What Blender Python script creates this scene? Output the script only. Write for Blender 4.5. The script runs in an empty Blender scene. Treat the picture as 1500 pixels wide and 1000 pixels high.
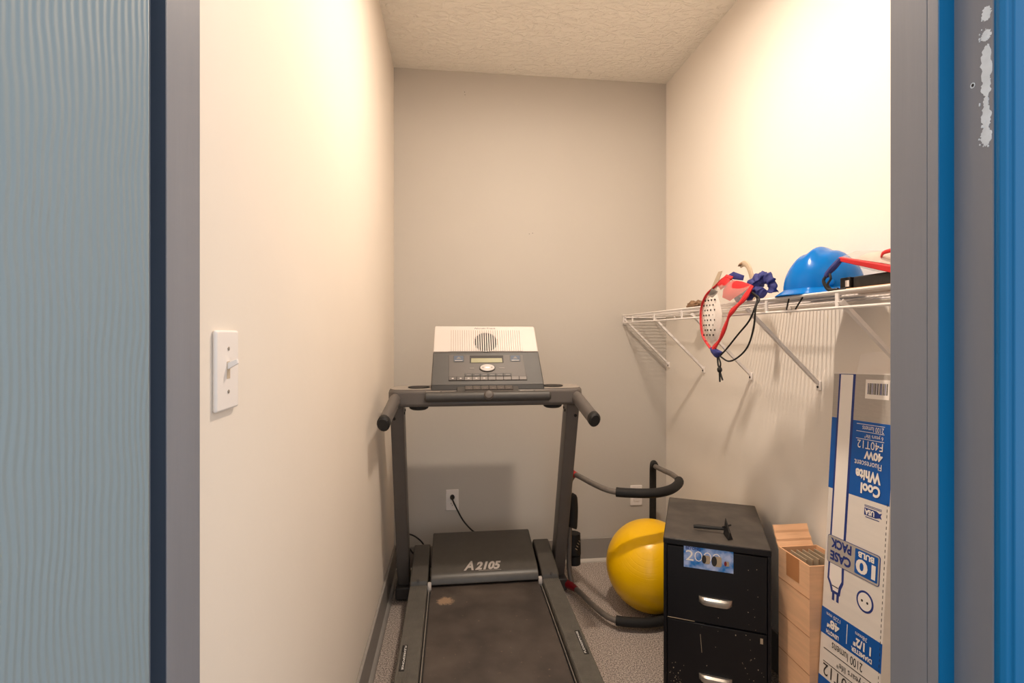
import bpy, bmesh, math, random
from mathutils import Vector, Matrix
random.seed(7)
S = bpy.context.scene
COL = S.collection

# ------------------------------------------------------------------ camera, world, light, exposure
cam = bpy.data.cameras.new('camera'); cam.sensor_width = 36.0; cam.lens = 36.0 * 740.0 / 1500.0
cam.shift_y = -9.5 / 1500.0; cam.clip_start = 0.02
cam_o = bpy.data.objects.new('camera', cam); COL.objects.link(cam_o)
cam_o.location = (0, 0, 1.285); cam_o.rotation_euler = (math.pi / 2, 0, -math.radians(6.705))
S.camera = cam_o
w = bpy.data.worlds.new('world'); S.world = w; w.use_nodes = True
w.node_tree.nodes['Background'].inputs[0].default_value = (0.92, 0.96, 1.0, 1)
w.node_tree.nodes['Background'].inputs[1].default_value = 0.86
LAMP = (0.435, 1.48)
BULB_COLOR = (1.0, 0.84, 0.69, 1); BULB_STRENGTH = 840.0   # the closet's only lamp: a flush oval ceiling light
S.view_settings.view_transform = 'Standard'; S.view_settings.look = 'None'
S.view_settings.gamma = 1.0; S.view_settings.use_curve_mapping = False
S.view_settings.exposure = 0.68

# ------------------------------------------------------------------ materials
def lin(c):
    def f(x):
        x /= 255.0
        return x / 12.92 if x <= 0.04045 else ((x + 0.055) / 1.055) ** 2.4
    return tuple(f(x) for x in c) + (1.0,)

def mat(name, rgb, rough=0.6, metal=0.0, var=0.0, vscale=6.0, bump=0.0, bscale=60.0, stretch=(1, 1, 1), rgb2=None,
        spec=None, detail=4.0, lo=0.35, hi=0.65, bdist=0.004):
    m = bpy.data.materials.new(name); m.use_nodes = True
    nt = m.node_tree; N = nt.nodes; L = nt.links; b = N['Principled BSDF']
    c = lin(rgb)
    b.inputs['Base Color'].default_value = c; b.inputs['Roughness'].default_value = rough; b.inputs['Metallic'].default_value = metal
    if spec is not None: b.inputs['Specular IOR Level'].default_value = spec
    tc = N.new('ShaderNodeTexCoord'); mp = N.new('ShaderNodeMapping'); mp.inputs['Scale'].default_value = stretch
    L.new(tc.outputs['Object'], mp.inputs['Vector'])
    if var or rgb2:
        n = N.new('ShaderNodeTexNoise'); n.inputs['Scale'].default_value = vscale; n.inputs['Detail'].default_value = detail
        L.new(mp.outputs[0], n.inputs['Vector'])
        r = N.new('ShaderNodeValToRGB')
        c2 = lin(rgb2) if rgb2 else tuple(x * (1 - var) for x in c[:3]) + (1,)
        r.color_ramp.elements[0].color = c2; r.color_ramp.elements[1].color = c
        r.color_ramp.elements[0].position = lo; r.color_ramp.elements[1].position = hi
        L.new(n.outputs['Fac'], r.inputs[0]); L.new(r.outputs[0], b.inputs['Base Color'])
    if bump:
        n = N.new('ShaderNodeTexNoise'); n.inputs['Scale'].default_value = bscale; n.inputs['Detail'].default_value = 3
        L.new(mp.outputs[0], n.inputs['Vector'])
        bp = N.new('ShaderNodeBump'); bp.inputs['Strength'].default_value = bump; bp.inputs['Distance'].default_value = bdist
        L.new(n.outputs['Fac'], bp.inputs['Height']); L.new(bp.outputs[0], b.inputs['Normal'])
    return m

M = {}
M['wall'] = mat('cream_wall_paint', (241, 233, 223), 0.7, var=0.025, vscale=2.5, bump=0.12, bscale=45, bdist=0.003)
M['wall_l'] = mat('cream_wall_paint_dimmed', (231, 220, 207), 0.7, var=0.025, vscale=2.5, bump=0.12, bscale=45, bdist=0.003)  # same cream paint, darkened to hold down the light on the left wall
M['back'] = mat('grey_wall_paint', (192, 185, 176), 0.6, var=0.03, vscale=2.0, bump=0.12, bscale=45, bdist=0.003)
M['trimgrey'] = mat('grey_trim_paint', (150, 144, 138), 0.5, var=0.06, vscale=8, bump=0.1, bscale=40, stretch=(1, 1, .15))
M['jamb'] = mat('grey_jamb_paint', (130, 131, 138), 0.45, var=0.10, vscale=14, bump=0.25, bscale=70, stretch=(1, 1, .08), bdist=0.002)
M['shoe'] = mat('pale_shoe_paint', (196, 188, 178), 0.5, var=0.05)
M['blue_trim'] = mat('blue_trim_paint', (2, 106, 158), 0.35, var=0.12, vscale=10, bump=0.15, bscale=60, stretch=(1, 1, .05), bdist=0.002, spec=0.28)
M['stop_shaded'] = mat('shaded_blue_stop_paint', (62, 74, 92), 0.5, var=0.2, vscale=30, stretch=(1,1,.1))  # blue stop paint with the open door's shade put into its colour
M['chip'] = mat('chipped_white_paint', (225, 230, 235), 0.7, var=0.12, vscale=60)
M['rubber'] = mat('black_rubber', (20, 19, 19), 0.6, bump=0.1, bscale=300)
M['foam'] = mat('black_foam', (22, 20, 19), 0.75, bump=0.4, bscale=400, bdist=0.001)
M['tm_grey'] = mat('treadmill_grey_paint', (94, 88, 84), 0.42, var=0.06, vscale=20, bump=0.08, bscale=300, bdist=0.001)
M['tm_frame'] = mat('treadmill_dark_frame', (58, 55, 54), 0.45)
M['tm_hood'] = mat('treadmill_hood_plastic', (70, 66, 61), 0.38, var=0.12, vscale=30, bump=0.15, bscale=500, bdist=0.001, detail=8)
M['tm_rail'] = mat('treadmill_rail_plastic', (99, 95, 88), 0.5, var=0.22, vscale=25, detail=10, bump=0.2, bscale=300, bdist=0.001)
M['con_dark'] = mat('console_dark_plastic', (66, 63, 60), 0.5, var=0.08, vscale=18, bump=0.1, bscale=600, bdist=0.0006)
M['con_mid'] = mat('console_brown_panel', (84, 77, 72), 0.5, var=0.06, vscale=20)
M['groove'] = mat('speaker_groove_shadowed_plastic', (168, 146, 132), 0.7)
M['con_white'] = mat('console_pale_plastic', (200, 191, 183), 0.45)
M['key'] = mat('console_key_grey', (112, 104, 98), 0.5)
M['silver'] = mat('silver_plastic', (178, 170, 164), 0.45)
M['lcd'] = mat('unlit_display', (138, 134, 92), 0.45)
M['bluekey'] = mat('blue_grey_key', (66, 78, 96), 0.55)
M['ink_white'] = mat('white_print', (232, 230, 226), 0.6)
M['ink_dark'] = mat('dark_print', (45, 40, 38), 0.6)
M['pad_grey'] = mat('pad_and_lit_tray_grey', (150, 141, 132), 0.45)
M['steel'] = mat('worn_steel', (190, 184, 176), 0.32, metal=0.85, var=0.2, vscale=40)
M['cab'] = mat('black_enamel', (11, 10, 15), 0.36, bump=0.12, bscale=500, bdist=0.0008, spec=0.35)
M['cab_top'] = mat('dusty_black_enamel', (82, 76, 71), 0.55, var=0.35, vscale=14, detail=10, rgb2=(62, 58, 55))
M['white'] = mat('white_plastic', (236, 228, 222), 0.35)
M['slot'] = mat('dark_slot', (40, 34, 30), 0.6)
M['wire'] = mat('white_vinyl_wire', (232, 226, 222), 0.35)
M['kraft'] = mat('kraft_cardboard', (242, 192, 150), 0.8, var=0.10, vscale=10, bump=0.25, bscale=60, stretch=(1, 1, 8), bdist=0.0015)
M['kraft_in'] = mat('inner_cardboard', (186, 130, 92), 0.8, var=0.1)
M['tape'] = mat('brown_tape', (198, 138, 92), 0.35, var=0.08)
M['divider'] = mat('greyish_card_edge', (176, 158, 134), 0.8, var=0.1)
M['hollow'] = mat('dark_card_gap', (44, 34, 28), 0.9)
M['carton'] = mat('white_carton', (230, 222, 214), 0.6, var=0.04, vscale=5, bump=0.12, bscale=40, stretch=(1, 1, 12), bdist=0.001)
M['carton_grey'] = mat('grey_carton_print', (178, 170, 162), 0.6, var=0.06, vscale=40, stretch=(1, 1, 6))
M['carton_blue'] = mat('blue_carton_print', (8, 88, 172), 0.5, var=0.05)
M['carton_navy'] = mat('navy_carton_print', (38, 58, 128), 0.5)
M['carton_white'] = mat('bright_white_print', (240, 233, 226), 0.6)
M['hat'] = mat('blue_hat_plastic', (0, 108, 192), 0.2, spec=0.2)
M['red'] = mat('red_fabric', (206, 30, 36), 0.6, bump=0.3, bscale=300, var=0.15, vscale=20, bdist=0.001)
M['navy'] = mat('navy_fabric', (44, 50, 120), 0.75, bump=0.5, bscale=120, var=0.3, vscale=40, bdist=0.003)
M['redpaint'] = mat('red_moulded_plastic', (190, 24, 32), 0.4)
M['darkred'] = mat('dark_red_moulded_plastic', (120, 16, 26), 0.4)
M['tube'] = mat('grey_tube', (112, 104, 97), 0.45, var=0.15, vscale=40, detail=8)
M['cord'] = mat('black_cord', (22, 21, 21), 0.7)
M['beige_pad'] = mat('off_white_padding', (214, 200, 186), 0.8, var=0.25, vscale=25)
M['beige'] = mat('beige_card', (196, 176, 152), 0.7, var=0.1)
M['brownpaper'] = mat('brown_crumpled_paper', (140, 110, 84), 0.85, var=0.3, vscale=40)
M['bulb'] = None

def special():
    # painted fibreglass door with pressed vertical wood grain
    m = mat('pale_blue_door_paint', (134, 146, 150), 0.42, var=0.05, vscale=4, stretch=(1, 1, .2)); nt = m.node_tree; N = nt.nodes; L = nt.links
    tc = N.new('ShaderNodeTexCoord'); mp = N.new('ShaderNodeMapping'); mp.inputs['Scale'].default_value = (1, 1, 0.05)
    L.new(tc.outputs['Object'], mp.inputs[0])
    wn = N.new('ShaderNodeTexNoise'); wn.inputs['Scale'].default_value = 12; wn.inputs['Detail'].default_value = 2
    mp2 = N.new('ShaderNodeMapping'); mp2.inputs['Scale'].default_value = (1, 1, 0.5); L.new(tc.outputs['Object'], mp2.inputs[0]); L.new(mp2.outputs[0], wn.inputs['Vector'])
    mx = N.new('ShaderNodeMixRGB'); mx.blend_type = 'LINEAR_LIGHT'; mx.inputs[0].default_value = 0.010
    L.new(mp.outputs[0], mx.inputs[1]); L.new(wn.outputs['Color'], mx.inputs[2])
    wv = N.new('ShaderNodeTexWave'); wv.wave_type = 'BANDS'; wv.bands_direction = 'X'; wv.wave_profile = 'SIN'
    wv.inputs['Scale'].default_value = 58; wv.inputs['Distortion'].default_value = 2.2; wv.inputs['Detail'].default_value = 2.5; wv.inputs['Detail Scale'].default_value = 0.35
    L.new(mx.outputs[0], wv.inputs['Vector'])
    bp = N.new('ShaderNodeBump'); bp.inputs['Strength'].default_value = 0.5; bp.inputs['Distance'].default_value = 0.0012
    L.new(wv.outputs['Fac'], bp.inputs['Height']); L.new(bp.outputs[0], N['Principled BSDF'].inputs['Normal'])
    M['door'] = m
    # knockdown ceiling texture
    m = mat('textured_ceiling_paint', (246, 240, 229), 0.8); nt = m.node_tree; N = nt.nodes; L = nt.links
    tc = N.new('ShaderNodeTexCoord')
    n1 = N.new('ShaderNodeTexNoise'); n1.inputs['Scale'].default_value = 22; n1.inputs['Detail'].default_value = 4; n1.inputs['Distortion'].default_value = 1.0
    mp = N.new('ShaderNodeMapping'); mp.inputs['Scale'].default_value = (1, 1.7, 1); L.new(tc.outputs['Object'], mp.inputs[0]); L.new(mp.outputs[0], n1.inputs['Vector'])
    r = N.new('ShaderNodeValToRGB'); r.color_ramp.elements[0].position = 0.42; r.color_ramp.elements[1].position = 0.62; r.color_ramp.elements[0].color = (1, 1, 1, 1); r.color_ramp.elements[1].color = (0, 0, 0, 1); L.new(n1.outputs['Fac'], r.inputs[0])
    bp = N.new('ShaderNodeBump'); bp.inputs['Strength'].default_value = 0.8; bp.inputs['Distance'].default_value = 0.006
    L.new(r.outputs[0], bp.inputs['Height']); L.new(bp.outputs[0], N['Principled BSDF'].inputs['Normal'])
    M['ceiling'] = m
    # carpet
    m = mat('grey_carpet', (150, 140, 134), 0.95, spec=0.1); nt = m.node_tree; N = nt.nodes; L = nt.links
    tc = N.new('ShaderNodeTexCoord'); n1 = N.new('ShaderNodeTexNoise'); n1.inputs['Scale'].default_value = 210; n1.inputs['Detail'].default_value = 3
    L.new(tc.outputs['Object'], n1.inputs['Vector'])
    r = N.new('ShaderNodeValToRGB'); r.color_ramp.elements[0].position = 0.38; r.color_ramp.elements[1].position = 0.66
    r.color_ramp.elements[0].color = lin((116, 106, 103)); r.color_ramp.elements[1].color = lin((214, 200, 188)); L.new(n1.outputs['Fac'], r.inputs[0])
    L.new(r.outputs[0], N['Principled BSDF'].inputs['Base Color'])
    bp = N.new('ShaderNodeBump'); bp.inputs['Strength'].default_value = 0.7; bp.inputs['Distance'].default_value = 0.005
    L.new(n1.outputs['Fac'], bp.inputs['Height']); L.new(bp.outputs[0], N['Principled BSDF'].inputs['Normal'])
    M['carpet'] = m
    # belt: worn dark brown rubber, one dusty scuff near the hood
    m = mat('worn_belt', (62, 54, 49), 0.62); nt = m.node_tree; N = nt.nodes; L = nt.links; b = N['Principled BSDF']
    tc = N.new('ShaderNodeTexCoord')
    n1 = N.new('ShaderNodeTexNoise'); n1.inputs['Scale'].default_value = 7; n1.inputs['Detail'].default_value = 9; L.new(tc.outputs['Object'], n1.inputs['Vector'])
    r = N.new('ShaderNodeValToRGB'); r.color_ramp.elements[0].position = 0.35; r.color_ramp.elements[1].position = 0.75
    r.color_ramp.elements[0].color = lin((58, 50, 46)); r.color_ramp.elements[1].color = lin((86, 76, 69)); L.new(n1.outputs['Fac'], r.inputs[0])
    n2 = N.new('ShaderNodeTexNoise'); n2.inputs['Scale'].default_value = 60; n2.inputs['Detail'].default_value = 4; L.new(tc.outputs['Object'], n2.inputs['Vector'])
    r2 = N.new('ShaderNodeValToRGB'); r2.color_ramp.elements[0].position = 0.66; r2.color_ramp.elements[1].position = 0.75; L.new(n2.outputs['Fac'], r2.inputs[0])
    vd = N.new('ShaderNodeVectorMath'); vd.operation = 'DISTANCE'; vd.inputs[1].default_value = (-0.180, 0.175, 0.152); L.new(tc.outputs['Object'], vd.inputs[0])
    r3 = N.new('ShaderNodeValToRGB'); r3.color_ramp.elements[0].position = 0.0; r3.color_ramp.elements[1].position = 0.078
    r3.color_ramp.elements[0].color = (1, 1, 1, 1); r3.color_ramp.elements[1].color = (0, 0, 0, 1); L.new(vd.outputs['Value'], r3.inputs[0])
    n3 = N.new('ShaderNodeTexNoise'); n3.inputs['Scale'].default_value = 70; n3.inputs['Detail'].default_value = 8; n3.inputs['Roughness'].default_value = 0.75; L.new(tc.outputs['Object'], n3.inputs['Vector'])
    mu = N.new('ShaderNodeMath'); mu.operation = 'MULTIPLY'; L.new(r3.outputs[0], mu.inputs[0]); L.new(n3.outputs['Fac'], mu.inputs[1])
    r4 = N.new('ShaderNodeValToRGB'); r4.color_ramp.elements[0].position = 0.25; r4.color_ramp.elements[1].position = 0.36; L.new(mu.outputs[0], r4.inputs[0])
    mxa = N.new('ShaderNodeMath'); mxa.operation = 'MULTIPLY'; mxa.inputs[1].default_value = 0.35; L.new(r2.outputs[0], mxa.inputs[0])
    mx1 = N.new('ShaderNodeMath'); mx1.operation = 'MAXIMUM'; L.new(r4.outputs[0], mx1.inputs[0]); L.new(mxa.outputs[0], mx1.inputs[1])
    mx = N.new('ShaderNodeMixRGB'); mx.inputs[2].default_value = lin((150, 124, 100)); L.new(mx1.outputs[0], mx.inputs[0]); L.new(r.outputs[0], mx.inputs[1])
    L.new(mx.outputs[0], b.inputs['Base Color'])
    M['belt'] = m
    # ball with moulded rings
    m = mat('yellow_vinyl', (255, 198, 0), 0.28); nt = m.node_tree; N = nt.nodes; L = nt.links
    tc = N.new('ShaderNodeTexCoord'); wv = N.new('ShaderNodeTexWave'); wv.wave_type = 'BANDS'; wv.bands_direction = 'Z'; wv.wave_profile = 'SIN'
    wv.inputs['Scale'].default_value = 26; L.new(tc.outputs['Object'], wv.inputs['Vector'])
    r = N.new('ShaderNodeValToRGB'); r.color_ramp.elements[0].position = 0.0; r.color_ramp.elements[1].position = 0.12; L.new(wv.outputs['Fac'], r.inputs[0])
    bp = N.new('ShaderNodeBump'); bp.inputs['Strength'].default_value = 0.2; bp.inputs['Distance'].default_value = 0.001
    L.new(r.outputs[0], bp.inputs['Height']); L.new(bp.outputs[0], N['Principled BSDF'].inputs['Normal'])
    M['ball'] = m
    # clear plastic film
    m = bpy.data.materials.new('clear_plastic_film'); m.use_nodes = True; nt = m.node_tree; N = nt.nodes; L = nt.links
    b = N['Principled BSDF']; b.inputs['Base Color'].default_value = lin((226, 214, 204)); b.inputs['Roughness'].default_value = 0.12
    tr = N.new('ShaderNodeBsdfTransparent'); mixs = N.new('ShaderNodeMixShader'); mixs.inputs[0].default_value = 0.26
    n = N.new('ShaderNodeTexNoise'); n.inputs['Scale'].default_value = 30; bp = N.new('ShaderNodeBump'); bp.inputs['Distance'].default_value = 0.006; bp.inputs['Strength'].default_value = 0.7
    L.new(n.outputs['Fac'], bp.inputs['Height']); L.new(bp.outputs[0], b.inputs['Normal'])
    L.new(tr.outputs[0], mixs.inputs[1]); L.new(b.outputs[0], mixs.inputs[2]); L.new(mixs.outputs[0], N['Material Output'].inputs[0])
    M['film'] = m
    # printed sticker ground: bright blue with cloudy white
    m = mat('sticker_print', (18, 112, 190), 0.35, rgb2=(176, 190, 226), vscale=30, detail=6, lo=0.36, hi=0.62)
    M['sticker'] = m
    # lamp bulb
    m = bpy.data.materials.new('lit_bulb_glass'); m.use_nodes = True; b = m.node_tree.nodes['Principled BSDF']
    b.inputs['Base Color'].default_value = (1, 1, 1, 1); b.inputs['Emission Color'].default_value = BULB_COLOR; b.inputs['Emission Strength'].default_value = BULB_STRENGTH
    M['bulb'] = m
special()

# ------------------------------------------------------------------ mesh builder
class Frame:
    def __init__(s, O, U, V, N=None):
        s.O = Vector(O); s.U = Vector(U).normalized(); s.V = Vector(V)
        s.V = s.V.normalized(); s.N = Vector(N).normalized() if N is not None else s.U.cross(s.V).normalized()
    def p(s, u, v, w=0.0): return s.O + s.U * u + s.V * v + s.N * w

class MB:
    def __init__(s): s.v = []; s.f = []
    def add(s, vs, fs):
        o = len(s.v); s.v += [Vector(a) for a in vs]; s.f += [[i + o for i in f] for f in fs]; return s
    def hexa(s, c):   # 4 bottom then 4 top corners, same winding
        return s.add(c, [(3, 2, 1, 0), (4, 5, 6, 7), (0, 1, 5, 4), (1, 2, 6, 5), (2, 3, 7, 6), (3, 0, 4, 7)])
    def box(s, x0, x1, y0, y1, z0, z1):
        return s.hexa([(x0, y0, z0), (x1, y0, z0), (x1, y1, z0), (x0, y1, z0), (x0, y0, z1), (x1, y0, z1), (x1, y1, z1), (x0, y1, z1)])
    def fbox(s, F, u0, u1, v0, v1, w0, w1):
        return s.hexa([F.p(u0, v0, w0), F.p(u1, v0, w0), F.p(u1, v1, w0), F.p(u0, v1, w0), F.p(u0, v0, w1), F.p(u1, v0, w1), F.p(u1, v1, w1), F.p(u0, v1, w1)])
    def prism(s, F, poly, w0, w1):
        n = len(poly)
        vs = [F.p(a, b, w0) for a, b in poly] + [F.p(a, b, w1) for a, b in poly]
        fs = [tuple(range(n - 1, -1, -1)), tuple(range(n, 2 * n))] + [(i, (i + 1) % n, n + (i + 1) % n, n + i) for i in range(n)]
        return s.add(vs, fs)
    def tube(s, path, r, n=10, flat=1.0, up=None, cap=True):
        P = [Vector(p) for p in path]; m = len(P); vs = []; prev = None
        for i, p in enumerate(P):
            t = (P[min(i + 1, m - 1)] - P[max(i - 1, 0)]).normalized()
            if prev is None:
                a = Vector(up) if up is not None else (Vector((0, 0, 1)) if abs(t.z) < 0.9 else Vector((1, 0, 0)))
            else: a = prev
            a = (a - t * a.dot(t)).normalized(); prev = a; b = t.cross(a)
            rr = r[i] if isinstance(r, (list, tuple)) else r
            for k in range(n):
                q = 2 * math.pi * k / n
                vs.append(p + a * (math.cos(q) * rr) + b * (math.sin(q) * rr * flat))
        fs = [(i * n + k, i * n + (k + 1) % n, (i + 1) * n + (k + 1) % n, (i + 1) * n + k) for i in range(m - 1) for k in range(n)]
        if cap: fs += [tuple(range(n - 1, -1, -1)), tuple(range((m - 1) * n, m * n))]
        return s.add(vs, fs)
    def lathe(s, F, prof, n=24, sx=1.0, sy=1.0):  # profile of (radius, height along F.N)
        vs = []; m = len(prof)
        for r, h in prof:
            for k in range(n):
                q = 2 * math.pi * k / n; vs.append(F.p(r * math.cos(q) * sx, r * math.sin(q) * sy, h))
        fs = [(i * n + k, i * n + (k + 1) % n, (i + 1) * n + (k + 1) % n, (i + 1) * n + k) for i in range(m - 1) for k in range(n)]
        fs += [tuple(range(n - 1, -1, -1)), tuple(range((m - 1) * n, m * n))]
        return s.add(vs, fs)
    def pillow(s, outline, normal, bulge, rings=4):
        O = [Vector(p) for p in outline]; n = len(O); c = sum(O, Vector()) / n; N = Vector(normal).normalized(); vs = []; fs = []
        for side in (1, -1):
            o = len(vs)
            for k in range(rings):
                t = k / rings; h = bulge * math.sqrt(1 - (1 - t) ** 2) * side
                vs += [p.lerp(c, t) + N * h for p in O]
            vs.append(c + N * bulge * side)
            for k in range(rings - 1):
                fs += [(o + k * n + i, o + k * n + (i + 1) % n, o + (k + 1) * n + (i + 1) % n, o + (k + 1) * n + i) for i in range(n)]
            fs += [(o + (rings - 1) * n + i, o + (rings - 1) * n + (i + 1) % n, o + rings * n) for i in range(n)]
        return s.add(vs, fs)
    def build(s, name, m, parent=None, label=None, bevel=0.0, seg=2, angle=35, local=False, kind=None, merge=True):
        me = bpy.data.meshes.new(name)
        off = Vector(); r = parent
        while r is not None:
            if not local: off += r.location
            r = r.parent
        bm = bmesh.new(); bv = [bm.verts.new(p - off) for p in s.v]
        for f in s.f:
            try: bm.faces.new([bv[i] for i in f])
            except ValueError: pass
        if merge: bmesh.ops.remove_doubles(bm, verts=bm.verts, dist=1e-5)
        bmesh.ops.recalc_face_normals(bm, faces=bm.faces)
        for f in bm.faces: f.smooth = True
        bm.to_mesh(me); bm.free()
        me.set_sharp_from_angle(angle=math.radians(angle))
        me.materials.append(M[m])
        return link(name, me, parent, label, bevel, seg, kind)

def link(name, me, parent=None, label=None, bevel=0.0, seg=2, kind=None):
    o = bpy.data.objects.new(name, me); COL.objects.link(o)
    if parent is not None: o.parent = parent
    if bevel:
        b = o.modifiers.new('bevel', 'BEVEL'); b.width = bevel; b.segments = seg; b.limit_method = 'ANGLE'; b.angle_limit = math.radians(40)
    if label: o['label'] = label
    if kind: o['kind'] = kind
    return o

def thing(name, label, cat, loc=(0, 0, 0), rz=0.0, group=None):
    o = bpy.data.objects.new(name, None); COL.objects.link(o); o.location = loc; o.rotation_euler = (0, 0, rz); o.empty_display_size = 0.05
    o['label'] = label; o['category'] = cat
    if group: o['group'] = group
    return o

def text(s, F, u0, u1, v0, v1, m, parent, w=0.0006, flip=False, bold=0.0, shear=0.0, local=False, name='lettering', quarter=0):
    """lettering fitted into the rectangle u0..u1, v0..v1 of frame F; flip turns it upside down"""
    cu = bpy.data.curves.new('t', 'FONT'); cu.body = s; cu.size = 1.0; cu.offset = bold; cu.shear = shear; cu.resolution_u = 3
    o = bpy.data.objects.new('t', cu); COL.objects.link(o)
    dg = bpy.context.evaluated_depsgraph_get(); me = bpy.data.meshes.new_from_object(o.evaluated_get(dg))
    bpy.data.objects.remove(o); bpy.data.curves.remove(cu)
    xs = [v.co.x for v in me.vertices]; ys = [v.co.y for v in me.vertices]; x0, x1, y0, y1 = min(xs), max(xs), min(ys), max(ys)
    off = Vector(); r = parent
    while r is not None:
        if not local: off += r.location
        r = r.parent
    for v in me.vertices:
        a = (v.co.x - x0) / (x1 - x0); b = (v.co.y - y0) / (y1 - y0)
        if flip: a, b = 1 - a, 1 - b
        if quarter == 1: a, b = 1 - b, a
        if quarter == -1: a, b = b, 1 - a
        v.co = F.p(u0 + (u1 - u0) * a, v0 + (v1 - v0) * b, w) - off
    me.name = name; me.materials.clear(); me.materials.append(M[m])
    return link(name, me, parent)

def smooth_path(P, k=4):
    P = [Vector(p) for p in P]; out = []
    for i in range(len(P) - 1):
        a = P[max(i - 1, 0)]; b = P[i]; c = P[i + 1]; d = P[min(i + 2, len(P) - 1)]
        for j in range(k):
            t = j / k
            out.append(0.5 * ((2 * b) + (c - a) * t + (2 * a - 5 * b + 4 * c - d) * t * t + (3 * b - a - 3 * c + d) * t ** 3))
    out.append(P[-1]); return out

def ell(cx, cy, rx, ry, n=24): return [(cx + rx * math.cos(2 * math.pi * i / n), cy + ry * math.sin(2 * math.pi * i / n)) for i in range(n)]
def rrect(u0, u1, v0, v1, r, n=4):
    out = []
    for cx, cy, a0 in ((u1 - r, v1 - r, 0), (u0 + r, v1 - r, 90), (u0 + r, v0 + r, 180), (u1 - r, v0 + r, 270)):
        for i in range(n + 1):
            a = math.radians(a0 + 90 * i / n); out.append((cx + r * math.cos(a), cy + r * math.sin(a)))
    return out
XY = Frame((0, 0, 0), (1, 0, 0), (0, 1, 0))

# ------------------------------------------------------------------ the setting
XL, XR, YF, YB, H = -0.318, 1.232, 0.644, 2.81, 2.743
def struct(mb, name, m, label=None, parent=None, bevel=0.0):
    return mb.build(name, m, parent, label, bevel, kind='structure' if parent is None else None)
struct(MB().box(-2.5, 3.0, -2.5, 2.93, -0.08, 0.0), 'floor', 'carpet', 'grey flecked carpet floor')
struct(MB().box(-0.44, 1.36, 0.525, 2.93, H, H + 0.08), 'ceiling', 'ceiling', 'cream ceiling with knocked-down texture')
struct(MB().box(-0.44, XL, YF, YB, 0, H), 'wall_left', 'wall_l', 'plain cream left wall of the closet')
struct(MB().box(XR, 1.36, YF, YB, 0, H), 'wall_right', 'wall', 'plain cream right wall behind the shelf')
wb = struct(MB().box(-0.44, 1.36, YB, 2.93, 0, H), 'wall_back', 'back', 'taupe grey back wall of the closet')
for x, z in ((.428, 1.853), (.447, 1.858), (.066, 2.63), (.068, 2.615), (-.275, .742), (-.279, .655)):
    MB().lathe(Frame((x, YB, z), (1, 0, 0), (0, 0, 1), (0, -1, 0)), [(.0022, 0), (.0018, .0006)], 8).build('nail_hole', 'ink_dark', wb)
struct(MB().box(-2.0, -0.337, 0.529, YF, 0, 2.07).box(0.662, 2.6, 0.529, YF, 0, 2.07).box(-2.0, 2.6, 0.529, YF, 2.07, H), 'wall_front', 'wall', 'wall around the doorway')
bb = struct(MB().box(XL, XL + 0.012, YF, YB, 0, 0.14), 'baseboard_left', 'trimgrey', 'grey painted baseboard along the left wall', bevel=0.003)
MB().tube([(XL + 0.012, YF, 0.0), (XL + 0.012, YB, 0.0)], 0.016, 12).build('shoe_moulding', 'trimgrey', bb)
bb = struct(MB().box(XL + 0.012, XR, YB - 0.012, YB, 0, 0.13), 'baseboard_back', 'trimgrey', 'grey painted baseboard along the back wall', bevel=0.003)
MB().tube([(XL + 0.012, YB - 0.012, 0.0), (XR, YB - 0.012, 0.0)], 0.017, 12).build('shoe_moulding', 'shoe', bb, 'pale shoe moulding under the grey baseboard')
struct(MB().box(XR - 0.012, XR, YF, YB - 0.012, 0, 0.155), 'baseboard_right', 'trimgrey', 'grey painted baseboard along the right wall', bevel=0.003)

t = struct(MB().box(-0.337, -0.315, 0.525, YF, 0, 2.05), 'trim_1', 'jamb', 'grey left door jamb')
MB().box(-0.315, -0.300, 0.5725, YF, 0, 2.05).build('door_stop', 'jamb', t, bevel=0.001)
MB().box(-0.315, -0.3003, 0.571, 0.5725, 0, 2.05).build('stop_edge', 'stop_shaded', t, 'blue face of the door stop, darkened to look shaded')
t = struct(MB().box(0.632, 0.662, 0.525, YF, 0, 2.05), 'trim_2', 'jamb', 'grey right door jamb with blue stop edge and chipped paint')
MB().box(0.611, 0.632, 0.5725, 0.5875, 0, 2.05).build('door_stop', 'jamb', t, bevel=0.001)
MB().box(0.6115, 0.632, 0.5885, YF, 0, 2.05).build('stop_board', 'jamb', t, bevel=0.001)
MB().box(0.611, 0.632, 0.571, 0.5725, 0, 2.05).build('stop_edge', 'blue_trim', t, 'blue painted face of the door stop')
# worn bare patch and a screw hole on the rabbet of the right jamb (faces -X)
JF = Frame((0.632, 0.525, 0), (0, 1, 0), (0, 0, 1), (-1, 0, 0))
rnd = random.Random(3)
def blotch(u, v, ru, rv, n=40):
    return [(u + ru * math.cos(2 * math.pi * i / n) * rnd.uniform(.62, 1.12), v + rv * math.sin(2 * math.pi * i / n) * rnd.uniform(.85, 1.04)) for i in range(n)]
pb = MB()
for j, (v, rv, ru) in enumerate(((1.668, .009, .0060), (1.642, .007, .0065), (1.608, .024, .0068), (1.582, .014, .0060), (1.563, .007, .0035), (1.545, .016, .0058), (1.522, .012, .0066))):
    pb.prism(JF, [(max(0.0005, a), b) for a, b in blotch(0.0072, v, ru, rv)], -.0002, 0.0003 + .00004 * j)
for j in range(40):
    v = rnd.uniform(1.505, 1.675); r_ = rnd.uniform(.0005, .0016); pb.prism(JF, ell(rnd.uniform(.002, .0155), v, r_ * .6, r_, 7), 0, .0006 + .00001 * j)
pb.build('bare_patch', 'chip', t, 'white patch where the paint has chipped off', angle=1, merge=False, kind='stuff')
MB().prism(JF, ell(0.023, 1.590, .0028, .0035, 14), 0, .0005).build('screw_hole_rim', 'chip', t)
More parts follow.
